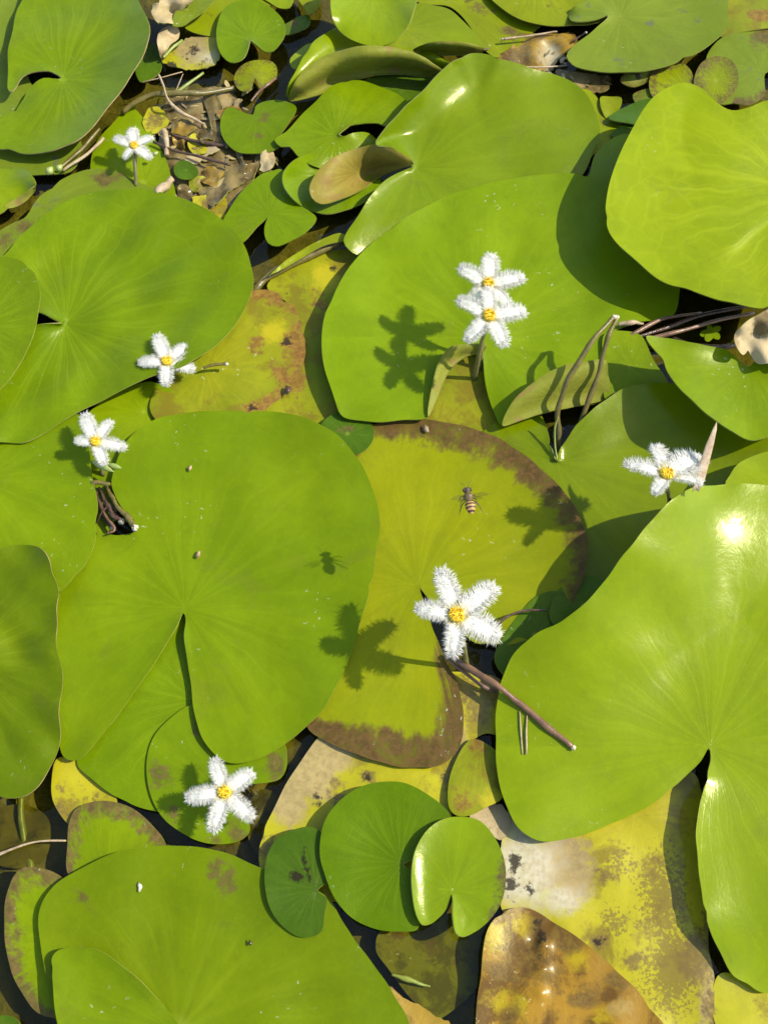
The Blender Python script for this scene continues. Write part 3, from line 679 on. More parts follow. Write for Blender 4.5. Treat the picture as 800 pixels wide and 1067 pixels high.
L('leaf with a toothed brown margin above the large bottom left leaf', [(71, 911, None, 1.6), (71, 880, None, 2.4), (72, 857, None, 2.6), (79, 843, None, 3), (95, 836, None, 3.6), (115, 835, None, 3.6), (140, 843, None, 3.8), (160, 861, None, 3.8), (173, 883, None, 3.4), (150, 925), (95, 935)], c=(110, 925), z=3, mat='green', tone=1.05, sp=3.8, jag=.3)
L('tall leaf with a brown margin at the lower left edge', [(5, 950, None, 3), (8, 930, None, 3), (15, 912, None, 3.5), (25, 904, None, 4), (45, 905, None, 4.5), (62, 912, None, 4), (76, 925, None, 2), (92, 960), (92, 1060), (62, 1062, None, 2), (40, 1055, None, 3), (20, 1030, None, 4), (9, 1000, None, 4), (5, 975, None, 3.5)], c=(80, 985), z=3, mat='green', tone=1.05, sp=3.8, jag=.3)
o = L('large leaf with an overlapping lobe filling the bottom left', [(40, 962), (45, 940), (55, 925), (70, 912), (95, 900), (125, 887), (160, 882), (200, 882), (240, 890), (275, 906), (310, 918), (342, 936), (360, 965), (385, 1000), (410, 1035), (426, 1067), (432, 1110), (380, 1180), (250, 1200), (100, 1150), (62, 1080), (51, 1030), (43, 990)], c=(185, 1075), z=6, zc=5, mat='green', tone=.80, wav=.4,
  blobs=[('brn', 225, 903, 8, .9), ('brn', 238, 912, 5, 1.5), ('brn', 85, 935, 5, 1.2)])
leaf('lobe lying over the rest of its leaf', [(54, 1012), (54, 1000), (61, 990), (80, 986), (105, 992), (130, 1008), (155, 1031), (172, 1050, 6.6), (190, 1080, 6.4), (150, 1150), (80, 1125), (60, 1065)], c=(185, 1075), z=9.5, zc=6.6, mat='green', tone=.80, parent=o, part='overlapping_lobe', wav=.2)
L('tiny bit of a dark leaf in the bottom left corner', [(-20, 1065), (0, 1058), (18, 1061), (26, 1090), (-20, 1105)], z=3, mat='deep')

# ------------------------------------------------------------------ centre: the ageing leaf and neighbours
L('yellow-green leaf with broad brown top and bottom margins, centre of the pond',
  [(437, 612), (450, 628), (475, 654), (500, 671), (530, 672), (565, 660), (595, 630, 5, 3), (608, 596, 6, 5), (612, 565, 6.4, 7), (605, 540, 6.4, 7), (585, 510, 6.2, 7), (560, 485, 5.8, 7.5), (530, 463, 5, 8), (495, 447, None, 9), (455, 438.5, None, 10), (420, 437, None, 9), (390, 441, None, 7), (372, 450, None, 5), (368, 470, None, 3), (380, 500), (350, 600), (320, 700), (318, 752, None, 4), (325, 763, None, 8), (350, 777, None, 12), (385, 791, None, 15), (420, 798.5, None, 16), (452, 799, None, 16), (470, 790, None, 14), (481, 768, None, 10), (483, 742, None, 8), (477, 715, None, 6), (466, 692, None, 4), (456, 668, None, 1), (448, 645), (440, 622)],
  c=(436, 610), z=4.2, zc=3.8, mat='ageing', tone=.84, rim=RIM_BROWN, wav=.25, jag=.5, sp=4.2)
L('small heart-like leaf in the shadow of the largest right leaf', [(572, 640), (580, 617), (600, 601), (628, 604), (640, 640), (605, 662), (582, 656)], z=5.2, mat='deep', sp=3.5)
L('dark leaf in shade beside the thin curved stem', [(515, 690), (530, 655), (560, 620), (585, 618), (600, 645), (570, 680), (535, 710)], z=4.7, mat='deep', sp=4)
L('little dark round leaf wedged between three big leaves at the centre', [(334, 443), (345, 432), (360, 428), (375, 432), (387, 443), (388.5, 458), (380, 470), (368, 474), (350, 470), (338, 458)], c=(362, 452), z=5.2, mat='deep', sp=3.2, blobs=[('brn', 362, 447, 5, .4)])
L('blotched ageing leaf with orange-brown edges right of the broad left leaf', [(262, 304, None, 4), (285, 303, None, 5), (300, 314, None, 3), (310, 325, None, 2), (317, 345, None, 5), (318, 366, None, 7), (310, 391, None, 5), (295, 411, None, 5), (275, 428, None, 4), (255, 437), (200, 444), (158, 434), (165, 400), (240, 335)], c=(215, 385), z=3.4, mat='mottled', rim=RIM_BROWN, jag=1.0, sp=4,
  blobs=[('brn', 302, 360, 9), ('brn', 268, 360, 6), ('dark', 300, 357, 3), ('brn', 292, 390, 10), ('brn', 262, 424, 10, .7), ('dark', 262, 424, 3), ('yel', 285, 345, 12)])
L('pale mottled leaf beneath the blotched one, beside the paired flowers leaf', [(278, 298), (292, 283), (320, 266), (350, 261), (376, 266), (356, 330), (352, 400), (362, 445), (330, 446), (290, 432), (255, 444), (298, 400), (314, 350), (300, 318)], c=(322, 326), z=2.2, mat='mottled', jag=.8, sp=4.5, blobs=[('brn', 333, 315, 7, 1.6), ('dark', 290, 299, 2), ('dark', 296, 308, 2), ('dark', 349, 281, 3), ('yel', 340, 290, 14), ('brn', 310, 400, 8, 1.6)])

# lower centre
L('small dark green leaf at the lower centre, lowest left of three round ones', [(331, 928), (340, 936), (338, 952), (335, 970), (325, 976), (310, 975.5), (291, 962), (279, 940), (276, 915), (279, 890), (292, 871), (310, 863), (328, 862.5), (345, 880), (345, 915)], c=(329, 926), z=6.8, zc=6.6, mat='deep', tone=.8, sp=3.4, blobs=[('dark', 307, 914, 4, .8), ('dark', 319, 898, 2.5, 2)], jag=.3)
L('middle-sized round fresh leaf at lower centre, partly under a smaller one', [(420, 900), (428, 908), (440, 930), (436, 966), (433, 969.5), (410, 970.5), (385, 966), (360, 951), (344, 926), (335, 900), (333, 880), (337, 860), (350, 838), (375, 820), (400, 814.5), (422, 816), (446, 828), (470, 852), (465, 880), (440, 893)], c=(418, 899), z=7.6, zc=7.2, mat='verd', tone=(.68,.80,.8), sp=3.8, jag=.3, wav=.3)
L('small notched leaf with a white gleam on its left edge, on top at lower centre', [(470.5, 932), (466, 945), (458, 955), (448, 963, 10), (440, 964, 11), (434, 955, 11.4), (430, 935, 11.6), (429, 910, 11.6), (433, 885, 11.4), (445, 865, 11), (462, 853, 10), (480, 851), (500, 856), (515, 872), (525, 895, None, 1.8), (527, 915, None, 1.8), (522, 940, None, 1.6), (510, 958, None, 1.4), (495, 971), (482, 976.5, 11), (475, 973, 12), (472, 955, 12), (472, 940, 11)], c=(471, 928), z=9.6, zc=9.4, mat='fresh', tone=(.82,.9,1), sp=3.4, jag=.3, wav=.1, p=4)
L('sunken mottled olive leaf under the water at the bottom centre', [(390, 985), (396, 970), (410, 960), (450, 952), (500, 958), (508, 985), (502, 1020), (480, 1046), (455, 1062), (430, 1042), (408, 1015)], c=(450, 1000), z=-1.5, mat='sunken', blobs=[('brn', 452, 990, 5), ('brn', 415, 972, 5), ('brn', 480, 1000, 6)])
for lb_, pp in (('added sunken leaf in the dark gap between the big slit leaf and the rotting yellow one', [(290, 780), (318, 750), (345, 770), (330, 805), (300, 812)]),
                ('added sunken leaf in the dark gap just right of the lowest flower', [(255, 850), (275, 822), (298, 835), (290, 872), (268, 890)]),
                ('added sunken leaf in the brown water at the left edge', [(-10, 850), (20, 838), (48, 850), (50, 890), (20, 905), (-10, 895)]),
                ('added sunken leaf in the gap under the big raised leaf', [(640, 340), (700, 322), (780, 318), (790, 345), (720, 362), (650, 358)])):
    L(lb_, pp, z=-3.2, mat='sunken', tone=(.5, .45, .6), sp=4, wav=.6, wl=40)  # leaves added under the water to relieve the near-black gaps
D('tan corner of a dead leaf at the bottom edge beside the large bottom left leaf', [(405, 1030), (420, 1039), (436, 1046), (452, 1056), (468, 1069), (480, 1095), (420, 1100)], z=2.2, mat='brownrot')
D('rotting yellow leaf with a tan patch around the ageing leaf, lower centre', [(270, 897), (273, 870), (284, 845), (302, 811), (332, 768), (400, 705), (470, 700), (490, 700), (524, 712), (523, 765), (506, 764), (491, 772), (478, 787), (470, 808), (468, 835), (470, 870), (420, 920), (300, 940), (278, 922)], c=(480, 740), z=1.6, mat='yellow', jag=.5, sp=4,
  blobs=[('tan', 325, 795, 30, 1.3), ('tan', 300, 835, 20, 1.2), ('tan', 345, 790, 20), ('brn', 355, 835, 6, 1.5), ('brn', 385, 808, 8), ('brn', 278, 885, 7, 1.5), ('brn', 350, 815, 8), ('dark', 382, 811, 3), ('dark', 327, 827, 1.8, 3), ('dark', 331, 838, 1.8, 2), ('brn', 500, 735, 14), ('brn', 515, 715, 16), ('tan', 475, 770, 10, 1.6), ('brn', 485, 720, 14), ('brn', 470, 818, 6, 1.8), ('dark', 465, 806, 2.5)])
D('greenish-yellow leaf with a grey-brown blotch beside the largest right leaf', [(467, 840), (468, 812), (475, 792), (491, 770), (513, 779), (522, 792), (524, 830), (505, 842), (488, 850), (475, 849)], c=(500, 775), z=3.6, mat='mottled', sp=3.4, jag=.4, blobs=[('brn', 481, 836, 11), ('brn', 496, 775, 8, .8), ('yel', 512, 832, 9)])
D('scrap of dull tan leaf between the small notched leaf and the white rotting patch', [(492, 850), (518, 836), (530, 852), (522, 876), (505, 868)], z=1.4, mat='tan', sp=3, blobs=[])
D('large yellow rotting leaf with a white and tan patch at the lower right', [(521, 880), (527, 852), (545, 835), (620, 840), (722, 805), (733, 860), (735, 920), (739, 985), (745, 1067), (735, 1120), (640, 1115), (560, 970), (526, 955), (518, 920)], c=(660, 850), z=1.5, mat='yellow', sp=4, jag=.8,
  blobs=[('pale', 545, 905, 34, 1.4), ('pale', 585, 935, 22, .6), ('tan', 585, 900, 32, .9), ('tan', 595, 925, 20), ('dark', 535, 900, 6, 1.4), ('dark', 534, 921, 6, 1.2), ('dark', 552, 927, 4, .8), ('dark', 533, 938, 3), ('spk', 645, 900, 22), ('brn', 632, 912, 6), ('spk', 690, 940, 34, 2), ('spk', 700, 1010, 40, 1.5), ('spk', 640, 960, 22), ('brn', 725, 1010, 12, 3), ('brn', 624, 980, 8), ('dark', 624, 980, 3), ('brn', 660, 1000, 10), ('spk', 660, 900, 16), ('tan', 735, 1040, 8, 3), ('brn', 740, 960, 8, 4), ('brn', 745, 1040, 8, 3)])
D('brown folded rotting leaf at the bottom, right of centre', [(498, 1042), (502, 1000, 6), (510, 966, 6), (523, 949, 5), (541, 945, 4), (560, 952, 3), (568, 956, 2.8), (592, 970, 5), (630, 1000, 5), (666, 1036, 4), (692, 1069, 4), (705, 1105), (600, 1135), (498, 1115)], c=(567, 955), z=5, zc=4.2, mat='brownrot', tone=(.98, .86, .5), sp=3.6, jag=1.0, wav=.3, wl=70, bumps=[(566, 985, 8, 1.6), (565, 1010, 8, 1.4), (563, 1035, 7, 1.0), (556, 980, 6, -1.2)],
  blobs=[('yel', 515, 975, 12, 1.6), ('yel', 545, 965, 10), ('yel', 520, 1045, 12), ('yel', 600, 1000, 10), ('brn', 545, 1000, 18), ('brn', 590, 978, 16), ('brn', 575, 1020, 12), ('brn', 535, 1015, 10), ('tan', 645, 1050, 10, .7), ('brn', 610, 1040, 16, .7), ('brn', 640, 1020, 12, .7), ('brn', 515, 1010, 10), ('dark', 563, 975, 2.5, 5), ('yel', 625, 1060, 8), ('yel', 540, 1050, 9), ('brn', 558, 985, 6, 4), ('brn', 530, 1060, 12)])
L('yellow leaf tip in the bottom right corner under the largest leaf', [(742, 1032), (750, 1014), (780, 1018), (825, 1030), (835, 1090), (765, 1105), (746, 1072)], c=(830, 1100), z=2.0, mat='yellow', group=FL)
D('shrivelled dry leaf at the right edge, shade painted into its top', [(765, 350, 30), (779, 333, 32), (800, 322, 33), (835, 318, 33), (845, 370, 28), (800, 379, 27), (789, 378, 26), (783, 370, 27), (779, 364, 28), (774, 370, 27), (768, 365, 28)], c=(800, 345), z=30, mat='tan', sp=3, jag=1.2, wav=1.2, wl=25, blobs=[('brn', 795, 335, 14), ('brn', 815, 340, 14)])  # brown blobs paint the shade of the raised leaf onto its top

# ------------------------------------------------------------------ rotting stuff in the gap at the top left
D('broad wet brown rotting leaf in the gap beside the smallest flower', [(168, 120), (185, 98), (230, 92), (250, 110), (245, 135), (270, 165), (262, 190), (235, 222), (200, 240), (178, 215), (175, 160)], z=.8, mat='slime', sp=3.5, wav=.8, wl=30, jag=2, blobs=[('brn', 210, 130, 14), ('tan', 235, 105, 8)])
D('yellow-brown flake of leaf above the smallest flower', [(146, 125), (156, 114), (168, 115), (179, 127), (166, 135), (155, 136)], z=3, mat='yellow', sp=2.6, blobs=[('brn', 160, 125, 6)])
D('pale tan sliver of leaf in the wet brown debris', [(193, 165), (205, 158), (222, 152), (228, 156), (214, 165), (203, 171)], z=2.6, mat='tan', sp=2.4)
D('yellow scrap of leaf at the edge of the broad left leaf', [(200, 205), (215, 203), (232, 204), (238, 212), (228, 232), (215, 222)], z=2.6, mat='yellow', sp=2.6, blobs=[('brn', 220, 215, 4, 2)])
D('orange-brown scrap of leaf above the scribbled leaf', [(227, 118), (234, 112), (248, 111), (252, 116), (240, 121), (229, 124)], z=3.6, mat='brownrot', sp=2.4)
D('olive wet strip of leaf in the brown debris', [(180, 131), (200, 121), (232, 128), (230, 140), (205, 146), (184, 148)], z=2.0, mat='slime', sp=2.8, wav=.8, wl=18)
D('long dark shiny rotting strip beside the two-lobed leaf', [(205, 196), (228, 182), (262, 170), (284, 160), (290, 168), (262, 184), (236, 202), (218, 214)], z=2.4, mat='slime', sp=2.6, wav=1.0, wl=16)
D('tan end of a rotted stalk beside the two-lobed leaf', [(271, 164), (276, 158), (284, 158), (289, 167), (280, 176), (272, 178)], z=4, mat='tan', sp=2.4, wav=.6, wl=15)
L('small dark oval leaf lying in the brown debris', [(181, 177), (184, 170), (193, 167), (203, 172), (207, 180), (203, 185), (192, 187), (184, 184)], z=3.6, mat='deep', sp=2.4, jag=.2)
D('brown and cream crumpled leaf under the yellowish top leaf', [(498, 66), (515, 58), (530, 48), (545, 37), (575, 34), (598, 36), (598, 48), (582, 62), (566, 80), (530, 76)], z=2.6, mat='brownrot', sp=3, wav=.9, wl=25, blobs=[('pale', 575, 60, 7, 1.3), ('tan', 568, 55, 9, 1.4), ('brn', 545, 60, 12)])
D('greyish wet leaf beside the brown and cream one', [(580, 74), (598, 72), (622, 80), (636, 80), (630, 96), (612, 97), (596, 90)], z=1.8, mat='slime', sp=2.8, blobs=[('tan', 605, 84, 6)])

SCR = [('olive scrap of rotted leaf just under the arching olive stem', 222, 112, 17, 'slime'), ('yellow-tan scrap of leaf in the middle of the debris gap', 206, 152, 13, 'yellow'), ('brown scrap of leaf right of the small dark oval leaf', 222, 182, 15, 'brownrot'),
       ('dark scrap of leaf near the scribbled leaf in the debris gap', 224, 148, 12, 'slime'), ('tan scrap of leaf above the two-lobed leaf in the debris gap', 250, 164, 10, 'tan'), ('brown scrap of leaf below the yellow flake at the top left', 186, 148, 11, 'brownrot'),
       ('orange-brown scrap of leaf beneath the pale crooked twig', 192, 132, 13, 'brownrot'), ('dark wet scrap of leaf beside the pinkish tan stub', 192, 205, 14, 'slime'), ('olive-yellow scrap of leaf left of the long dark rotting strip', 206, 190, 11, 'sunken')]
for i_, (lb_, x_, y_, r_, m_) in enumerate(SCR):
    q_ = random.Random(i_ + 40); a0 = q_.uniform(0, 3.1); el = q_.uniform(1.2, 2.2); pp = []
    for k_ in range(9):
        a_ = k_ / 9 * 6.283; rr_ = r_ * q_.uniform(.6, 1.1); ex, ey = math.cos(a_) * rr_ * el * .8, math.sin(a_) * rr_ / el
        pp.append((x_ + ex * math.cos(a0) - ey * math.sin(a0), y_ + ex * math.sin(a0) + ey * math.cos(a0), q_.uniform(1.0, 4.2)))
    D(lb_, pp, c=(x_, y_), z=2.5, mat=m_, sp=2.6, wav=.5, wl=14, jag=1.0, blobs=[('brn', x_ + 3, y_, 4)])

# loose shreds in the debris gap: too many to count
v, f = [], []
def shred(px, py, s, z):
    c_ = pt(px, py, z); a = random.uniform(0, 6.28); l = s * random.uniform(.8, 2.2); wd = s * random.uniform(.4, 1.1)
    u = Vector((math.cos(a), math.sin(a), random.uniform(-.25, .25))); q = Vector((-u.y, u.x, random.uniform(-.3, .3)))
    i = len(v); k = random.uniform(-.3, .3)
    for t_ in (-1, -.3, .4, 1):
        w_ = wd * (1 - .75 * abs(t_))
        off = q * k * (1 - t_ * t_) * l * .5
        for sg in (-1, 1): v.append(c_ + u * t_ * l + q * sg * w_ + off)
    for t_ in range(3): f.append((i + 2 * t_, i + 2 * t_ + 1, i + 2 * t_ + 3, i + 2 * t_ + 2))
for _ in range(150):
    px = random.uniform(160, 292); py = random.uniform(88, 238)
    if (px < 180 and py < 110) or py > 205 + (px - 160) * .25 or (px > 270 and py < 160) or (py > 160 and px > 250 + (py - 160) * .1 and py > 190): continue
    shred(px, py, random.uniform(.0008, .0019), random.uniform(1.0, 2.6))
for _ in range(60): shred(random.uniform(505, 635), random.uniform(40, 95), random.uniform(.0006, .0016), random.uniform(1.5, 3.2))
SHRED = simple_mat('wet_shreds', (.14, .10, .035), (.33, .25, .09), 90, .42, .6)
o = link_mesh('plant_debris', v, f, [SHRED], smooth=False); o['kind'] = 'stuff'
tag(o, 'brown wet shreds of rotted plants drifting in the gaps', 'debris')

# ------------------------------------------------------------------ stems, twigs
SG = 'stems and twigs in the pond'
def S(label, pts, mat, **k):
    k.setdefault('group', SG); return stem(label, pts, mat, **k)
S('left of the two bent olive stems rising from the dark hole', [(582, 471, 0, .95), (581, 452, 4, 1.0), (581, 430, 10, 1.05), (588, 405, 17, 1.05), (600, 380, 23, 1.0), (620, 352, 28, .95), (639, 330, 30, .8)], STEM_OLIVE, ends=(None, CUT))
S('right of the two bent olive stems rising from the dark hole', [(596, 468, 0, .95), (603, 446, 4, .95), (612, 420, 10, 1.0), (622, 392, 17, .95), (628, 370, 22, .9), (634, 350, 26, .9), (642, 331, 29, .85)], STEM_OLIVE, ends=(None, CUT))
S('thin yellowish shoot beside the dark hole below the two bent stems', [(580, 480, 5, .35), (578, 462, 8, .4), (578, 445, 11, .35), (581, 434, 14, .2)], STEM_GREEN, name='shoot', cat='shoot')
S('brown-red flower stalk lying across the largest right leaf with a cut tip', [(468, 682, 7, .85), (482, 692, 8.5, 1.15), (500, 703, 10, 1.15), (520, 717, 11, 1.15), (545, 736, 10, 1.1), (570, 757, 9.6, 1.1), (590, 774, 9.4, 1.0), (597, 779, 9.6, .7)], STEM_BROWN, name='cut_stalk', cat='stalk', ends=(None, CUT))
S('thinner stalk running just under the brown-red one', [(466, 686, 5, .6), (485, 702, 6, .7), (505, 716, 5, .7), (522, 722, 3.4, .6)], STEM_BROWN, name='cut_stalk', cat='stalk')
S('thin curved stem in the shade right of the largest flower', [(515, 654, 7.5, .7), (528, 643, 8, .55), (545, 636, 8, .4), (570, 636.5, 7.5, .3)], STEM_DARK)
S('longest brown stem in the dark gap under the big raised leaf', [(634, 354, 6, .6), (655, 354, 6, .75), (690, 343, 5, .8), (730, 328, 5, .8), (785, 318, 5, .7)], STEM_DARK)
S('pinkish brown stem crossing the dark gap under the big raised leaf', [(646, 354, 7, .6), (662, 346, 7.5, .85), (690, 333, 6.5, .7), (730, 326, 5, .6)], STEM_BROWN)
S('brown stem lying along the top of the raised pointed leaf', [(678, 352, 9, .8), (705, 346, 9, .85), (740, 336, 8, .8), (785, 326, 6, .7)], STEM_BROWN)
S('thick dark red-brown stem along the lower side of the dark gap', [(700, 352, 8, .6), (722, 360, 10, 1.1), (745, 362, 10, 1.2), (768, 360, 9, .9)], STEM_DARK)
S('short pale broken twig end beside the two bent stems', [(644, 338, 9, .7), (652, 337, 9.5, .95), (662, 336, 9, .8), (670, 337, 8.5, .4)], TWIG, name='twig', cat='twig')
S('thick olive stem under the mottled leaves, running to the large paired flowers leaf', [(262, 304, 1.5, 1.5), (276, 293, 2.2, 1.7), (296, 279, 3, 1.7), (325, 264, 3.6, 1.6), (352, 254, 4, 1.4), (372, 248, 4, 1.2)], STEM_OLIVE)
L('narrow bright strip of leaf along the thick olive stem', [(280, 287), (298, 271), (318, 259), (340, 247), (356, 243), (362, 249), (340, 255), (318, 266), (300, 277)], z=7, mat='lime', sp=3)
S('olive stem arching over the debris above the smallest flower', [(128, 118, 4, 1.0), (145, 104, 7, 1.2), (165, 97, 8, 1.3), (190, 98, 7, 1.2), (215, 97, 5, 1.2), (245, 91, 2, 1.0)], STEM_OLIVE)
S('pale twig hanging crookedly over the debris at the top left', [(165, 78, 10, .5), (169, 86, 10, .5), (174, 100, 11, .45), (180, 110, 8, .7), (190, 118, 7, .9), (205, 125, 5, .6), (214, 130, 4, .3)], TWIG, name='twig', cat='twig')
S('thin straight straw across the debris below the yellow dead leaf', [(148, 86, 6, .22), (168, 81, 7, .25), (190, 75, 6, .25)], TWIG, name='straw', cat='straw')
S('thin upright straw in the debris below the yellow dead leaf', [(183, 95, 4, .25), (187, 86, 6, .3), (191, 77, 7, .2)], TWIG, name='straw', cat='straw')
S('thin green stem slanting up out of the debris', [(184, 96, 4, .7), (198, 86, 4, .7), (212, 76, 3.4, .6)], STEM_GREEN)
S('green stem behind the small upright curled leaf', [(170, 60, 6, .7), (180, 50, 6.4, .7), (190, 42, 6, .6)], STEM_GREEN)
S('short pinkish tan stub beside the broad left leaf', [(164, 202, 8, 1.7), (172, 194, 8, 1.7), (180, 186, 7, 1.3)], TWIG, name='stub', cat='stub')
S('curved tan root end right of the smallest flower', [(168, 139, 5, .9), (172, 137, 6, 1.2), (173, 150, 5, 1.2), (174, 162, 4, 1.0)], TWIG, name='stub', cat='stub')
S('dark wiry stem lying across the brown debris', [(160, 148, 5, .5), (185, 158, 5, .55), (212, 164, 5, .6), (240, 172, 4, .5)], STEM_DARK)
S('brown wiry stem in the middle of the debris', [(178, 140, 4, .6), (205, 147, 4, .7), (235, 152, 3, .6)], STEM_DARK)
S('reddish stalk leading to the little round notched leaf', [(288, 82, 4, .5), (278, 89, 5, .6), (268, 97, 4.5, .6), (262, 106, 4, .5)], STEM_BROWN)
S('dry brown stem along the lower edge of the top left corner leaf', [(66, 178, 5, .7), (85, 165, 5.6, .6), (100, 152, 6, .7), (108, 144, 6, .8)], TWIG, name='twig', cat='twig')
S('olive stem beside the dry brown one under the top left corner leaf', [(62, 176, 5, .7), (78, 162, 5, .9), (92, 148, 5, .8), (104, 134, 5, .7)], STEM_OLIVE)
S('pinkish thin stalk lying on the cream and brown leaf', [(524, 41, 5, .5), (545, 38, 5, .5), (565, 35, 5, .4), (580, 33, 5, .3)], TWIG, name='twig', cat='twig', ends=(CUT, None))
S('thin pale twig along the top of the large glossy leaf', [(540, 70, 8, .3), (565, 70, 6, .4), (590, 68, 4, .3)], TWIG, name='twig', cat='twig')
S('short dark twig with a pale tip beside the large dull leaf', [(597, 43, 5, .35), (604, 38, 6, .4), (610, 34, 8, .5)], STEM_DARK, name='twig', cat='twig', ends=(None, CUT))
S('dark stem with a pale tip right of the upper middle left flower', [(212, 383, 7, .55), (224, 380, 7.5, .6), (236, 379, 8, .6)], STEM_OLIVE, ends=(None, CUT))
S('leftmost of the rotted stumps in the hole beside the left flower', [(99, 504, 1, .6), (101, 515, 3, .7), (106, 528, 4, .65), (110, 541, 4, .9), (116, 549, 5, .7)], STEM_DARK, name='stump', cat='stump', rag=.28, ends=(None, CUT))
S('middle rotted stump in the hole beside the left flower', [(104, 508, 2, .6), (108, 520, 4, .7), (115, 530, 5, .8), (119, 538, 6, 1.0), (127, 543, 6, .9)], STEM_DARK, name='stump', cat='stump', rag=.28, ends=(None, CUT))
S('rightmost rotted stump in the hole beside the left flower', [(111, 507, 3, .8), (117, 517, 5, .9), (124, 529, 7, .8), (133, 539, 7.5, 1.0), (141, 550, 8, .9)], STEM_OLIVE, name='stump', cat='stump', rag=.28, ends=(None, CUT))
S('fine dark root tangled among the rotted stumps beside the left flower', [(101, 545, 3, .3), (108, 532, 5, .35), (118, 528, 5, .3), (124, 545, 4, .3)], STEM_DARK, name='root', cat='root')
S('curved brown root in front of the rotted stumps beside the left flower', [(103, 525, 3, .4), (112, 540, 6, .5), (120, 552, 6, .5), (112, 556, 6, .3)], STEM_BROWN, name='root', cat='root', rag=.2)
S('greenish stub lying across the top of the hole beside the left flower', [(96, 503, 7, .8), (104, 503, 7.4, .9), (114, 505, 7, .8)], STEM_OLIVE, name='stub', cat='stub')
S('thin pale root arching through the dark water at the lower left', [(-4, 891, 1, .5), (15, 884, 2, .4), (40, 877, 2, .35), (70, 876, 1.6, .3)], TWIG, name='root', cat='root')
S('submerged olive stalk standing in the dark water at the lower left', [(22, 830, -2, 1.1), (24, 860, -3, 1.2), (28, 885, -4, 1.3), (32, 910, -5, 1.3)], STEM_GREEN)
S('submerged green stalk at the bottom centre beside the brown leaf', [(452, 1056, -4, 1.6), (475, 1035, -4.4, 1.8), (500, 1005, -5, 1.8)], STEM_GREEN)
S('small green blade floating over the sunken olive leaf', [(408, 1016, 1.2, .4), (422, 1020, 1.4, .8), (436, 1024, 1.4, .5), (448, 1028, 1.2, .3)], STEM_GREEN, name='grass_blade', cat='grass blade')
S('dark wet stalk in the strip of shade left of the largest right leaf', [(726, 850, -1, .8), (729, 900, -1.2, 1.0), (732, 980, -1.2, 1.2), (736, 1080, -1.2, 1.3)], STEM_OLIVE)
S('submerged stalk in the dark gap beside the lowest flower', [(262, 822, -4, .9), (272, 835, -5, 1.0), (284, 850, -6, .9)], STEM_OLIVE)
S('first thin pale scratch on the largest right leaf, made as a tube', [(541, 741, 9, .18), (542, 757, 8.7, .25), (544, 786, 8.0, .2)], TWIG, name='straw', cat='straw')  # scratch mark of the blade, added as a thin pale tube
S('second, thicker pale scratch on the largest right leaf, made as a tube', [(549, 744, 9.2, .25), (548, 765, 8.8, .3), (548, 786, 8.4, .25)], TWIG, name='straw', cat='straw')  # another scratch of the same blade, also built as a tube

# dry bract beside the foreshortened flower
v, f = [], []
bx = [(724, 512, 36, 1.0), (728, 500, 38, 1.7), (733, 482, 41, 1.6), (739, 462, 44, 1.3), (744, 447, 47, .7), (746, 440, 48, .15)]
for q in bx:
    c_ = pt(q[0], q[1], q[2])
    for k_ in range(7):
        a = math.pi * (k_ / 6 - .5)
        v.append(c_ + Vector((math.sin(a) * q[3], -.25 * q[3] + .35 * q[3] * math.cos(a) * 1.2, .5 * q[3] * math.cos(a))) * MM)
for i in range(len(bx) - 1):
    for k_ in range(6): f.append((i * 7 + k_, i * 7 + k_ + 1, (i + 1) * 7 + k_ + 1, (i + 1) * 7 + k_))
o = link_mesh('dry_bract', v, f, [BRACT]); m = o.modifiers.new('t', 'SOLIDIFY'); m.thickness = .0003
tag(o, 'upright pointed tan bract beside the flower at the right', 'bract')

# small plantlet in the dark gap: four rounded leaflets
root = bpy.data.objects.new('water_plantlet', None); COL.objects.link(root); root.location = pt(741, 345, 4.5); root.empty_display_size = .005
tag(root, 'tiny four-lobed green plantlet floating among the brown stems', 'plantlet')
for dx, dy in ((-9, 3), (-3, -5), (7, -3), (6, 6), (-4, 8)):
    lx, ly = 741 + dx, 345 + dy
    leaf(None, [(741, 345.5), (741 + dx * .6 - dy * .5, 345 + dy * .6 + dx * .4), (741 + dx * 1.2 - dy * .3, 345 + dy * 1.2 + dx * .25), (741 + dx * 1.35, 345 + dy * 1.35), (741 + dx * 1.2 + dy * .3, 345 + dy * 1.2 - dx * .25), (741 + dx * .6 + dy * .5, 345 + dy * .6 - dx * .4)], c=(741, 345), z=5 + random.uniform(0, .8), mat='green', parent=root, part='leaflet', thick=.2, jag=0, sp=1.6, wav=0)

# buds
def bud(label, x, y, z, r, ang, ln=2.0, mat=None, group='flower buds'):
    c_ = pt(x, y, z); d = Vector((math.cos(ang), math.sin(ang), .25)).normalized()
    ctl = [(c_ - d * r * ln * MM, .25 * r * MM), (c_ - d * r * ln * .5 * MM, .85 * r * MM), (c_, r * MM), (c_ + d * r * ln * .6 * MM, .7 * r * MM), (c_ + d * r * ln * 1.1 * MM, .12 * r * MM)]
    v, f = tube_mesh(ctl, 12, taper_noise=.03)
    o = link_mesh('flower_bud', v, f, [mat or BUDM]); tag(o, label, 'bud', group); return o
bud('pale green round bud on the stems below the top left corner leaf, left one', 52, 178, 8, 1.6, 1.0, 1.2)
bud('pale green round bud on the stems below the top left corner leaf, right one', 62, 175, 8, 1.3, .8, 1.3)
bud('tiny green bud right beside the smallest flower', 162, 160, 9, .9, .4, 1.4)
bud('slim green pointed bud hanging under the left flower, longer one', 107, 486, 13, 1.2, -.55, 4.2)
bud('slim green pointed bud hanging under the left flower, shorter one', 119, 486, 13, 1.1, -.35, 2.6)

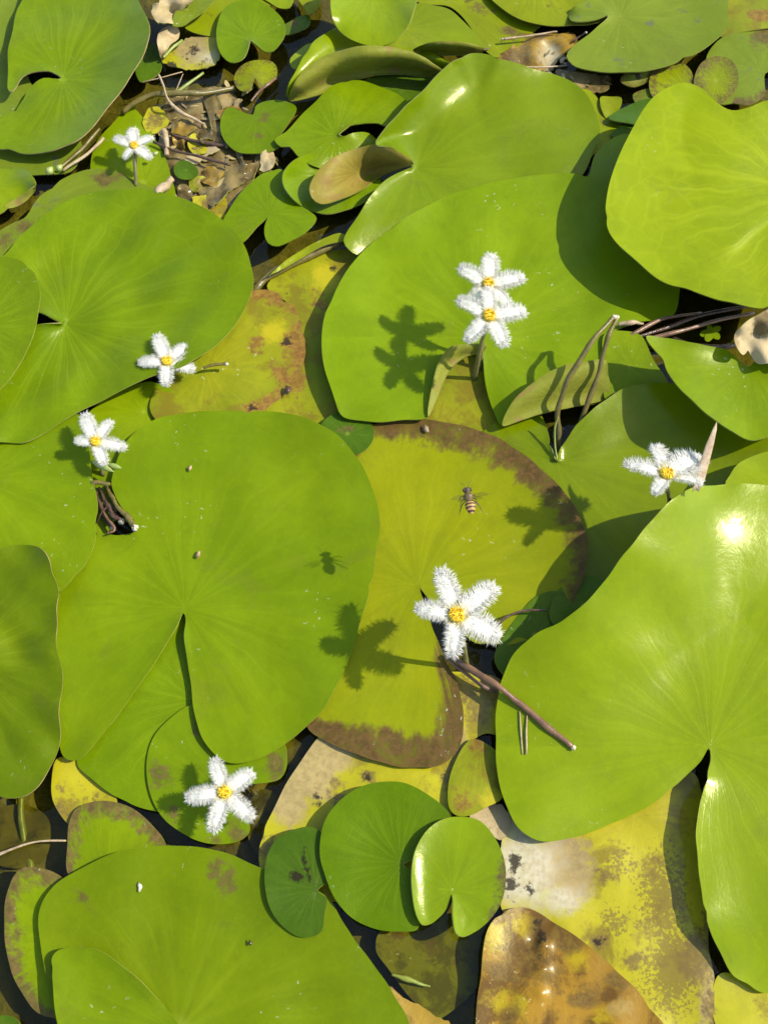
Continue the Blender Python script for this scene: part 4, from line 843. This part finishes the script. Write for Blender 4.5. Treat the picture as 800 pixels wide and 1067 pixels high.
# flakes and husks
def flake(label, x, y, z, s, seed, mat=FLAKE, name='seed_husk', cat='husk'):
    r = random.Random(seed); v = []; c_ = pt(x, y, z); n_ = 9
    v.append(c_ + Vector((0, 0, s * .35 * MM)))
    for i in range(n_):
        a = i / n_ * 6.283; q = s * r.uniform(.55, 1.15) * MM
        v.append(c_ + Vector((math.cos(a) * q * .75, math.sin(a) * q * 1.25, r.uniform(-.1, .25) * s * MM)))
    f = [(0, i + 1, (i + 1) % n_ + 1) for i in range(n_)]
    o = link_mesh(name, v, f, [mat]); m = o.modifiers.new('t', 'SOLIDIFY'); m.thickness = .0002; tag(o, label, cat, 'crumbs lying on the leaves'); return o
flake('small brown seed husk lying on the biggest central leaf above its notch', 207, 577, 5.8, 1.3, 3)
flake('pale tan husk on the brown margin of the ageing leaf', 444, 447, 5.0, 1.7, 4, TWIG)
flake('thin brown husk on the upper part of the biggest central leaf', 198, 488, 6.2, 1.1, 5)
flake('dark crumb on the blotched ageing leaf, the largest', 300, 406, 4.5, 2.0, 6, STEM_DARK)
flake('tiny brown crumb on the large bottom left leaf', 261, 983, 6.4, .9, 8, STEM_DARK)
flake('white crumb of dry matter on the large bottom left leaf', 146, 924, 6.6, 1.3, 9, CUT)

# ------------------------------------------------------------------ flowers
b = NB('petal_white')
oc = b.n('ShaderNodeTexCoord').outputs['Object']; sx = b.n('ShaderNodeSeparateXYZ'); b.put(sx.inputs[0], oc)
pc = b.mix(b.ramp(sx.outputs[0], .05, .27, 1.0, 0.0), (.86, .84, .77), (.86, .75, .2))
pb = b.principled(pc, .55, .3)
tl = b.n('ShaderNodeBsdfTranslucent'); tl.inputs[0].default_value = (.88, .86, .79, 1)
mx = b.n('ShaderNodeMixShader'); mx.inputs[0].default_value = .5; b.t.links.new(pb, mx.inputs[1]); b.t.links.new(tl.outputs[0], mx.inputs[2])
PETAL = b.out(mx.outputs[0])
THROAT = simple_mat('flower_throat_yellow', (.78, .50, .015), (.82, .58, .02), 900, .5, .3)
ANTHER = simple_mat('anther_brown', (.10, .05, .012), (.35, .2, .02), 900, .5, .3)
STALK = simple_mat('flower_stalk', (.12, .10, .035), (.16, .15, .04), 400, .4, .3)


def petal_mesh(seed):
    r = random.Random(seed); v, f = [], []
    NS, NW = 16, 6
    def prof(s):
        e = min(1.0, max(0.0, s / .42)); e = e * e * (3 - 2 * e)
        return .150 * (.50 + .50 * e) * (1.06 - .22 * s) * math.sqrt(max(0.0, 1 - (max(0.0, s - .5) / .5) ** 2.8)) + .003
    zc = lambda s: .10 * math.sin(s * math.pi * .8) - .10 * s * s
    for i in range(NS + 1):
        s = i / NS
        for j in range(NW + 1):
            q = j / NW * 2 - 1
            v.append((s * .92, q * prof(s) * .92, zc(s) - .035 * q * q * s + r.uniform(-.004, .004) + .006 * math.sin(q * 7 + seed)))
    for i in range(NS):
        for j in range(NW):
            a = i * (NW + 1) + j; f.append((a, a + NW + 1, a + NW + 2, a + 1))
    def hair(p, d, l, w_):
        d = Vector(d).normalized(); a_ = d.orthogonal().normalized(); b_ = d.cross(a_); i = len(v)
        bend = Vector((r.uniform(-.3, .3), r.uniform(-.3, .3), r.uniform(-.1, .35))) * l * .4
        for k in range(3):
            an = k * 2.094
            v.append(tuple(Vector(p) + (a_ * math.cos(an) + b_ * math.sin(an)) * w_))
        mid = Vector(p) + d * l * .55 + bend * .4
        for k in range(3):
            an = k * 2.094
            v.append(tuple(mid + (a_ * math.cos(an) + b_ * math.sin(an)) * w_ * .8))
        v.append(tuple(Vector(p) + d * l + bend))
        for k in range(3):
            f.append((i + k, i + (k + 1) % 3, i + 3 + (k + 1) % 3, i + 3 + k)); f.append((i + 3 + k, i + 3 + (k + 1) % 3, i + 6))
    for sg in (-1, 1):
        for k in range(190):
            s = .06 + .94 * (k + r.random()) / 190
            y = sg * prof(min(1, s)) * .9
            dx_ = r.uniform(-.15, .6) + max(0, s - .82) * 4.5; dy_ = sg * (1.0 - max(0, s - .86) * 3.5)
            hair((s * .92, sg * prof(min(1, s)) * r.uniform(.55, .92), zc(s) - .01), (dx_, dy_, r.uniform(-.3, .75)), r.uniform(.07, .19), r.uniform(.0055, .0075))
    for k in range(90):
        a_ = r.uniform(-1.2, 1.2); s = r.uniform(.84, .99)
        hair((s * .92, r.uniform(-.9, .9) * prof(s), zc(s) - .005), (math.cos(a_), math.sin(a_), r.uniform(-.3, .6)), r.uniform(.07, .15), r.uniform(.0055, .0075))
    for k in range(60):
        s = r.uniform(.25, 1.0) ** .8; q = r.uniform(-.95, .95)
        hair((s * .9, q * prof(s) * .85, zc(s)), (r.uniform(.0, .8), q * .9 + r.uniform(-.3, .3), r.uniform(.35, 1.0)), r.uniform(.05, .10), r.uniform(.004, .006))
    me = bpy.data.meshes.new('petal'); me.from_pydata(v, [], f); me.materials.append(PETAL)
    me.polygons.foreach_set('use_smooth', [True] * len(me.polygons)); me.update()
    return me


PM = [petal_mesh(s) for s in (1, 2, 3, 4)]


def lumps(rr, n, seed, spread, r0, zs):
    """small rounded anther bodies / throat scales merged in one mesh"""
    bm = bmesh.new(); r = random.Random(seed)
    for i in range(n):
        a = i / n * 6.283 + r.uniform(-.2, .2)
        m = Matrix.Translation((math.cos(a) * spread * r.uniform(.8, 1.2), math.sin(a) * spread * r.uniform(.8, 1.2), zs + r.uniform(-.02, .03))) @ Matrix.Rotation(a, 4, 'Z') @ Matrix.Diagonal((r0 * r.uniform(.7, 1.1), r0 * .55, r0 * r.uniform(.8, 1.3), 1))
        bmesh.ops.create_icosphere(bm, subdivisions=2, radius=1, matrix=m)
    me = bpy.data.meshes.new('m'); bm.to_mesh(me); bm.free(); return me


def throat_mesh():
    bm = bmesh.new(); r = random.Random(5)
    bmesh.ops.create_icosphere(bm, subdivisions=3, radius=1, matrix=Matrix.Diagonal((.15, .15, .06, 1)))
    for i in range(60):
        a = r.uniform(0, 6.283); q = .15 * math.sqrt(r.random())
        bmesh.ops.create_cone(bm, segments=5, radius1=.018, radius2=.008, depth=.12, cap_ends=True, matrix=Matrix.Translation((q * math.cos(a), q * math.sin(a), .06)) @ Matrix.Rotation(r.uniform(-.5, .5), 4, 'X') @ Matrix.Rotation(r.uniform(-.5, .5), 4, 'Y'))
    me = bpy.data.meshes.new('throat'); bm.to_mesh(me); bm.free(); me.materials.append(THROAT)
    me.polygons.foreach_set('use_smooth', [True] * len(me.polygons)); return me


TM = throat_mesh()
AM = lumps(1, 5, 8, .09, .022, .13); AM.materials.append(ANTHER); AM.polygons.foreach_set('use_smooth', [True] * len(AM.polygons))


def flower(label, c, z, tips, normal, foot, lift=.12):
    root = bpy.data.objects.new('water_snowflake_flower', None); COL.objects.link(root); root.empty_display_size = .01
    C0 = pt(c[0], c[1], z); root.location = C0
    tag(root, label, 'flower', 'white fringed flowers')
    N = Vector(normal).normalized(); Rm = 0
    for i, (tx, ty) in enumerate(tips):
        ray = (pt(tx, ty, 0) - Vector(CP)).normalized()
        k = (C0 - Vector(CP)).dot(N) / ray.dot(N)
        T = Vector(CP) + ray * k
        X = (T - C0); ln = X.length; X.normalize(); Y = N.cross(X).normalized()
        Z = X.cross(Y)
        m = Matrix((X, Y, Z)).transposed().to_4x4()
        tilt = Matrix.Rotation(-random.uniform(-.05, .07), 4, 'Y')
        p = bpy.data.objects.new('petal', PM[i % 4]); COL.objects.link(p); p.parent = root
        p.matrix_local = m @ tilt @ Matrix.Diagonal((ln, ln * random.uniform(.95, 1.25), ln, 1)); Rm += ln / len(tips)
    q = N.to_track_quat('Z', 'Y').to_matrix().to_4x4()
    for nm, me in (('throat', TM), ('anthers', AM)):
        t_ = bpy.data.objects.new(nm, me); COL.objects.link(t_); t_.parent = root
        t_.matrix_local = Matrix.Translation(N * Rm * .07) @ q @ Matrix.Diagonal((Rm, Rm, Rm, 1))
    Pf = pt(*foot); a = C0 - N * .0008; mid = a.lerp(Pf, .45) + Vector((0, 0, (a.z - Pf.z) * .12))
    v, f = tube_mesh([(a + N * .0006, .0009), (a - N * .002, .0010), (mid, .0008), (Pf, .0009)], 10)
    link_mesh('stalk', v, f, [STALK], parent=root)
    return root


flower('smallest white flower, beside the brown debris at the top left', (140, 152.5), 14, [(138, 132), (160.5, 142), (158.5, 166), (129, 166), (117.5, 142.5)], (0.05, -.12, 1), (142, 194, 4))
flower('white flower over the lower edge of the broad left leaf, beside the dark pale-tipped stem', (174, 377.5), height_for_shadow(174, 378, 160, 4), [(163, 348), (197, 359), (204, 385), (173, 403), (143, 377.5)], (.1, -.05, 1), (178, 395, 2))
flower('white flower above the hole with rotted stumps at the left', (100, 461), 17, [(87.5, 430), (117, 437), (133, 466.5), (110, 485), (77, 459)], (.05, -.05, 1), (108, 495, 2))
flower('upper and rear flower of the touching pair in the upper middle', (508, 297), height_for_shadow(508, 297, 430, 8), [(512, 262), (477, 276), (547, 289), (532, 320), (486, 318)], (.12, -.25, 1), (500, 385, 2))
flower('lower and front flower of the touching pair in the upper middle', (509, 330), height_for_shadow(509, 330, 424, 8), [(509, 297), (475, 309), (549, 323), (527, 362), (485, 356)], (.08, -.12, 1), (494, 395, 2))
flower('flower seen from the side beside the dry bract at the right', (693, 496), height_for_shadow(693, 496, 566, 4) , [(648, 483), (682, 462), (730, 476), (732, 504), (681, 515)], (.12, .34, 1), (697, 560, 3))
flower('largest white flower, on the ageing leaf in the centre', (475, 642), height_for_shadow(475, 642, 376, 6), [(458, 590), (518, 609), (523, 664), (471, 686), (431, 633)], (.06, -.04, 1), (487, 700, 1))
flower('lowest white flower, over the round brown-blotched leaf', (234, 826), 14, [(222, 788), (265, 803), (265, 855), (221, 869), (192, 832)], (.05, .0, 1), (240, 835, 1))

# ------------------------------------------------------------------ hovering bee
b = NB('bee_body'); oc = b.n('ShaderNodeTexCoord').outputs['Object']; sx = b.n('ShaderNodeSeparateXYZ'); b.put(sx.inputs[0], oc)
X = sx.outputs[0]
nn = b.noise(oc, 1400, 3, .6)
xx = b.math('ADD', X, b.math('MULTIPLY', b.math('SUBTRACT', nn, .5), .00025))
fr_ = b.math('FRACT', b.math('DIVIDE', b.math('ADD', xx, .02), .00112))
st = b.ramp(b.math('ABSOLUTE', b.math('SUBTRACT', fr_, .5)), .2, .3)
abd = b.mix(st, (.06, .022, .010), (.36, .22, .06))
thx = b.mix(b.ramp(nn, .35, .65), (.07, .045, .015), (.15, .10, .03))
c_ = b.mix(b.ramp(xx, -.0006, -.0002), abd, thx)
c_ = b.mix(b.ramp(xx, .0024, .0027), c_, (.05, .035, .02))
BEE = b.out(b.principled(c_, .5, .4, b.bump(nn, .4, .0002)))
BEELEG = simple_mat('bee_leg', (.05, .03, .015), (.09, .05, .02), 900, .4, .2)
b = NB('bee_wing'); tr = b.n('ShaderNodeBsdfTransparent'); tr.inputs[0].default_value = (.86, .85, .75, 1)
pb = b.principled((.3, .26, .15), .3, .5); mx = b.n('ShaderNodeMixShader'); mx.inputs[0].default_value = .03
b.t.links.new(tr.outputs[0], mx.inputs[1]); b.t.links.new(pb, mx.inputs[2]); WING = b.out(mx.outputs[0])
zb = height_for_shadow(489, 521, 341, 5.5)
root = bpy.data.objects.new('bee', None); COL.objects.link(root); root.empty_display_size = .01
H_, T_ = pt(485.8, 508, zb), pt(491.5, 535, zb)
root.location = (H_ + T_) / 2; d = (H_ - T_).normalized(); LB = (H_ - T_).length
root.rotation_euler = (0, 0, math.atan2(d.y, d.x))
tag(root, 'small striped bee hovering over the ageing yellow-green leaf', 'bee')
k = LB / .0092
prof = [(-.0046, .00015), (-.0043, .0006), (-.0036, .00115), (-.0026, .0015), (-.0014, .0016), (-.0006, .0012), (-.0002, .0008), (.0002, .0011), (.0010, .00165), (.0018, .00155), (.0024, .0010), (.0027, .0007), (.0031, .0011), (.0037, .00135), (.0042, .0011), (.0046, .0003)]
v, f = [], []
NSD = 20
for (x_, r_) in prof:
    for q in range(NSD):
        a = 2 * math.pi * q / NSD
        v.append((x_ * k, r_ * k * 1.12 * math.cos(a), r_ * k * .9 * math.sin(a) - (.0006 * k if x_ < -.0026 else 0) * ((-.0026 - x_) / .002 if x_ < -.0026 else 0)))
for i in range(len(prof) - 1):
    for q in range(NSD): f.append((i * NSD + q, i * NSD + (q + 1) % NSD, (i + 1) * NSD + (q + 1) % NSD, (i + 1) * NSD + q))
f.append(tuple(range(NSD))[::-1]); f.append(tuple(range((len(prof) - 1) * NSD, len(prof) * NSD)))


def bee_part(name, v, f, mat):
    me = bpy.data.meshes.new(name); me.from_pydata([tuple(q) for q in v], [], f); me.materials.append(mat)
    me.polygons.foreach_set('use_smooth', [True] * len(me.polygons))
    o = bpy.data.objects.new(name, me); COL.objects.link(o); o.parent = root; return o


bo = bee_part('body', v, f, BEE); bo.modifiers.new('s', 'SUBSURF').levels = 1
for sg in (-1, 1):
    for (l, ang, wd, x0) in ((.0056, 2.3, .0010, .0012), (.0040, 2.65, .0008, .0004)):
        v = []; n_ = 14; f = []
        for i in range(n_ + 1):
            s = i / n_; w_ = wd * math.sin(math.pi * (.06 + .9 * s ** .8)) ** .8
            for side in (-1, 1):
                ux, uy = math.cos(ang - .35), math.sin(ang - .35)
                px_ = x0 + ux * s * l * .6 - uy * side * w_ ; py_ = .0011 + uy * s * l + ux * side * w_
                v.append((px_ * k, sg * py_ * k, (.0011 + .0016 * s + .0002 * side) * k))
        for i in range(n_): f.append((2 * i, 2 * i + 1, 2 * i + 3, 2 * i + 2))
        o = bee_part('wing', v, f, WING); mm_ = o.modifiers.new('t', 'SOLIDIFY'); mm_.thickness = .00003
    bm = bmesh.new(); bmesh.ops.create_icosphere(bm, subdivisions=2, radius=.00055 * k, matrix=Matrix.Translation((.0036 * k, sg * .00115 * k, .0003 * k)) @ Matrix.Diagonal((1.2, .7, 1.3, 1)))
    me = bpy.data.meshes.new('eye'); bm.to_mesh(me); bm.free(); me.materials.append(BEELEG); o = bpy.data.objects.new('eye', me); COL.objects.link(o); o.parent = root
    v, f = tube_mesh([(Vector((.0043, sg * .0004, .0004)) * k, .00008), (Vector((.0054, sg * .0009, .0007)) * k, .00007), (Vector((.0068, sg * .0020, .0002)) * k, .00005)], 6)
    bee_part('antenna', v, f, BEELEG)
    for (x0, x1, yl) in ((.0020, .0022, .0024), (.0011, .0002, .0026), (.0004, -.0026, .0034)):
        v, f = tube_mesh([(Vector((x0, sg * .0010, -.0007)) * k, .00016), (Vector(((x0 + x1) / 2, sg * yl * .75, -.0008)) * k, .00016), (Vector((x1, sg * yl, -.0019)) * k, .00012), (Vector((x1 - .0008, sg * yl * 1.1, -.0027)) * k, .00007)], 6)
        bee_part('leg', v, f, BEELEG)
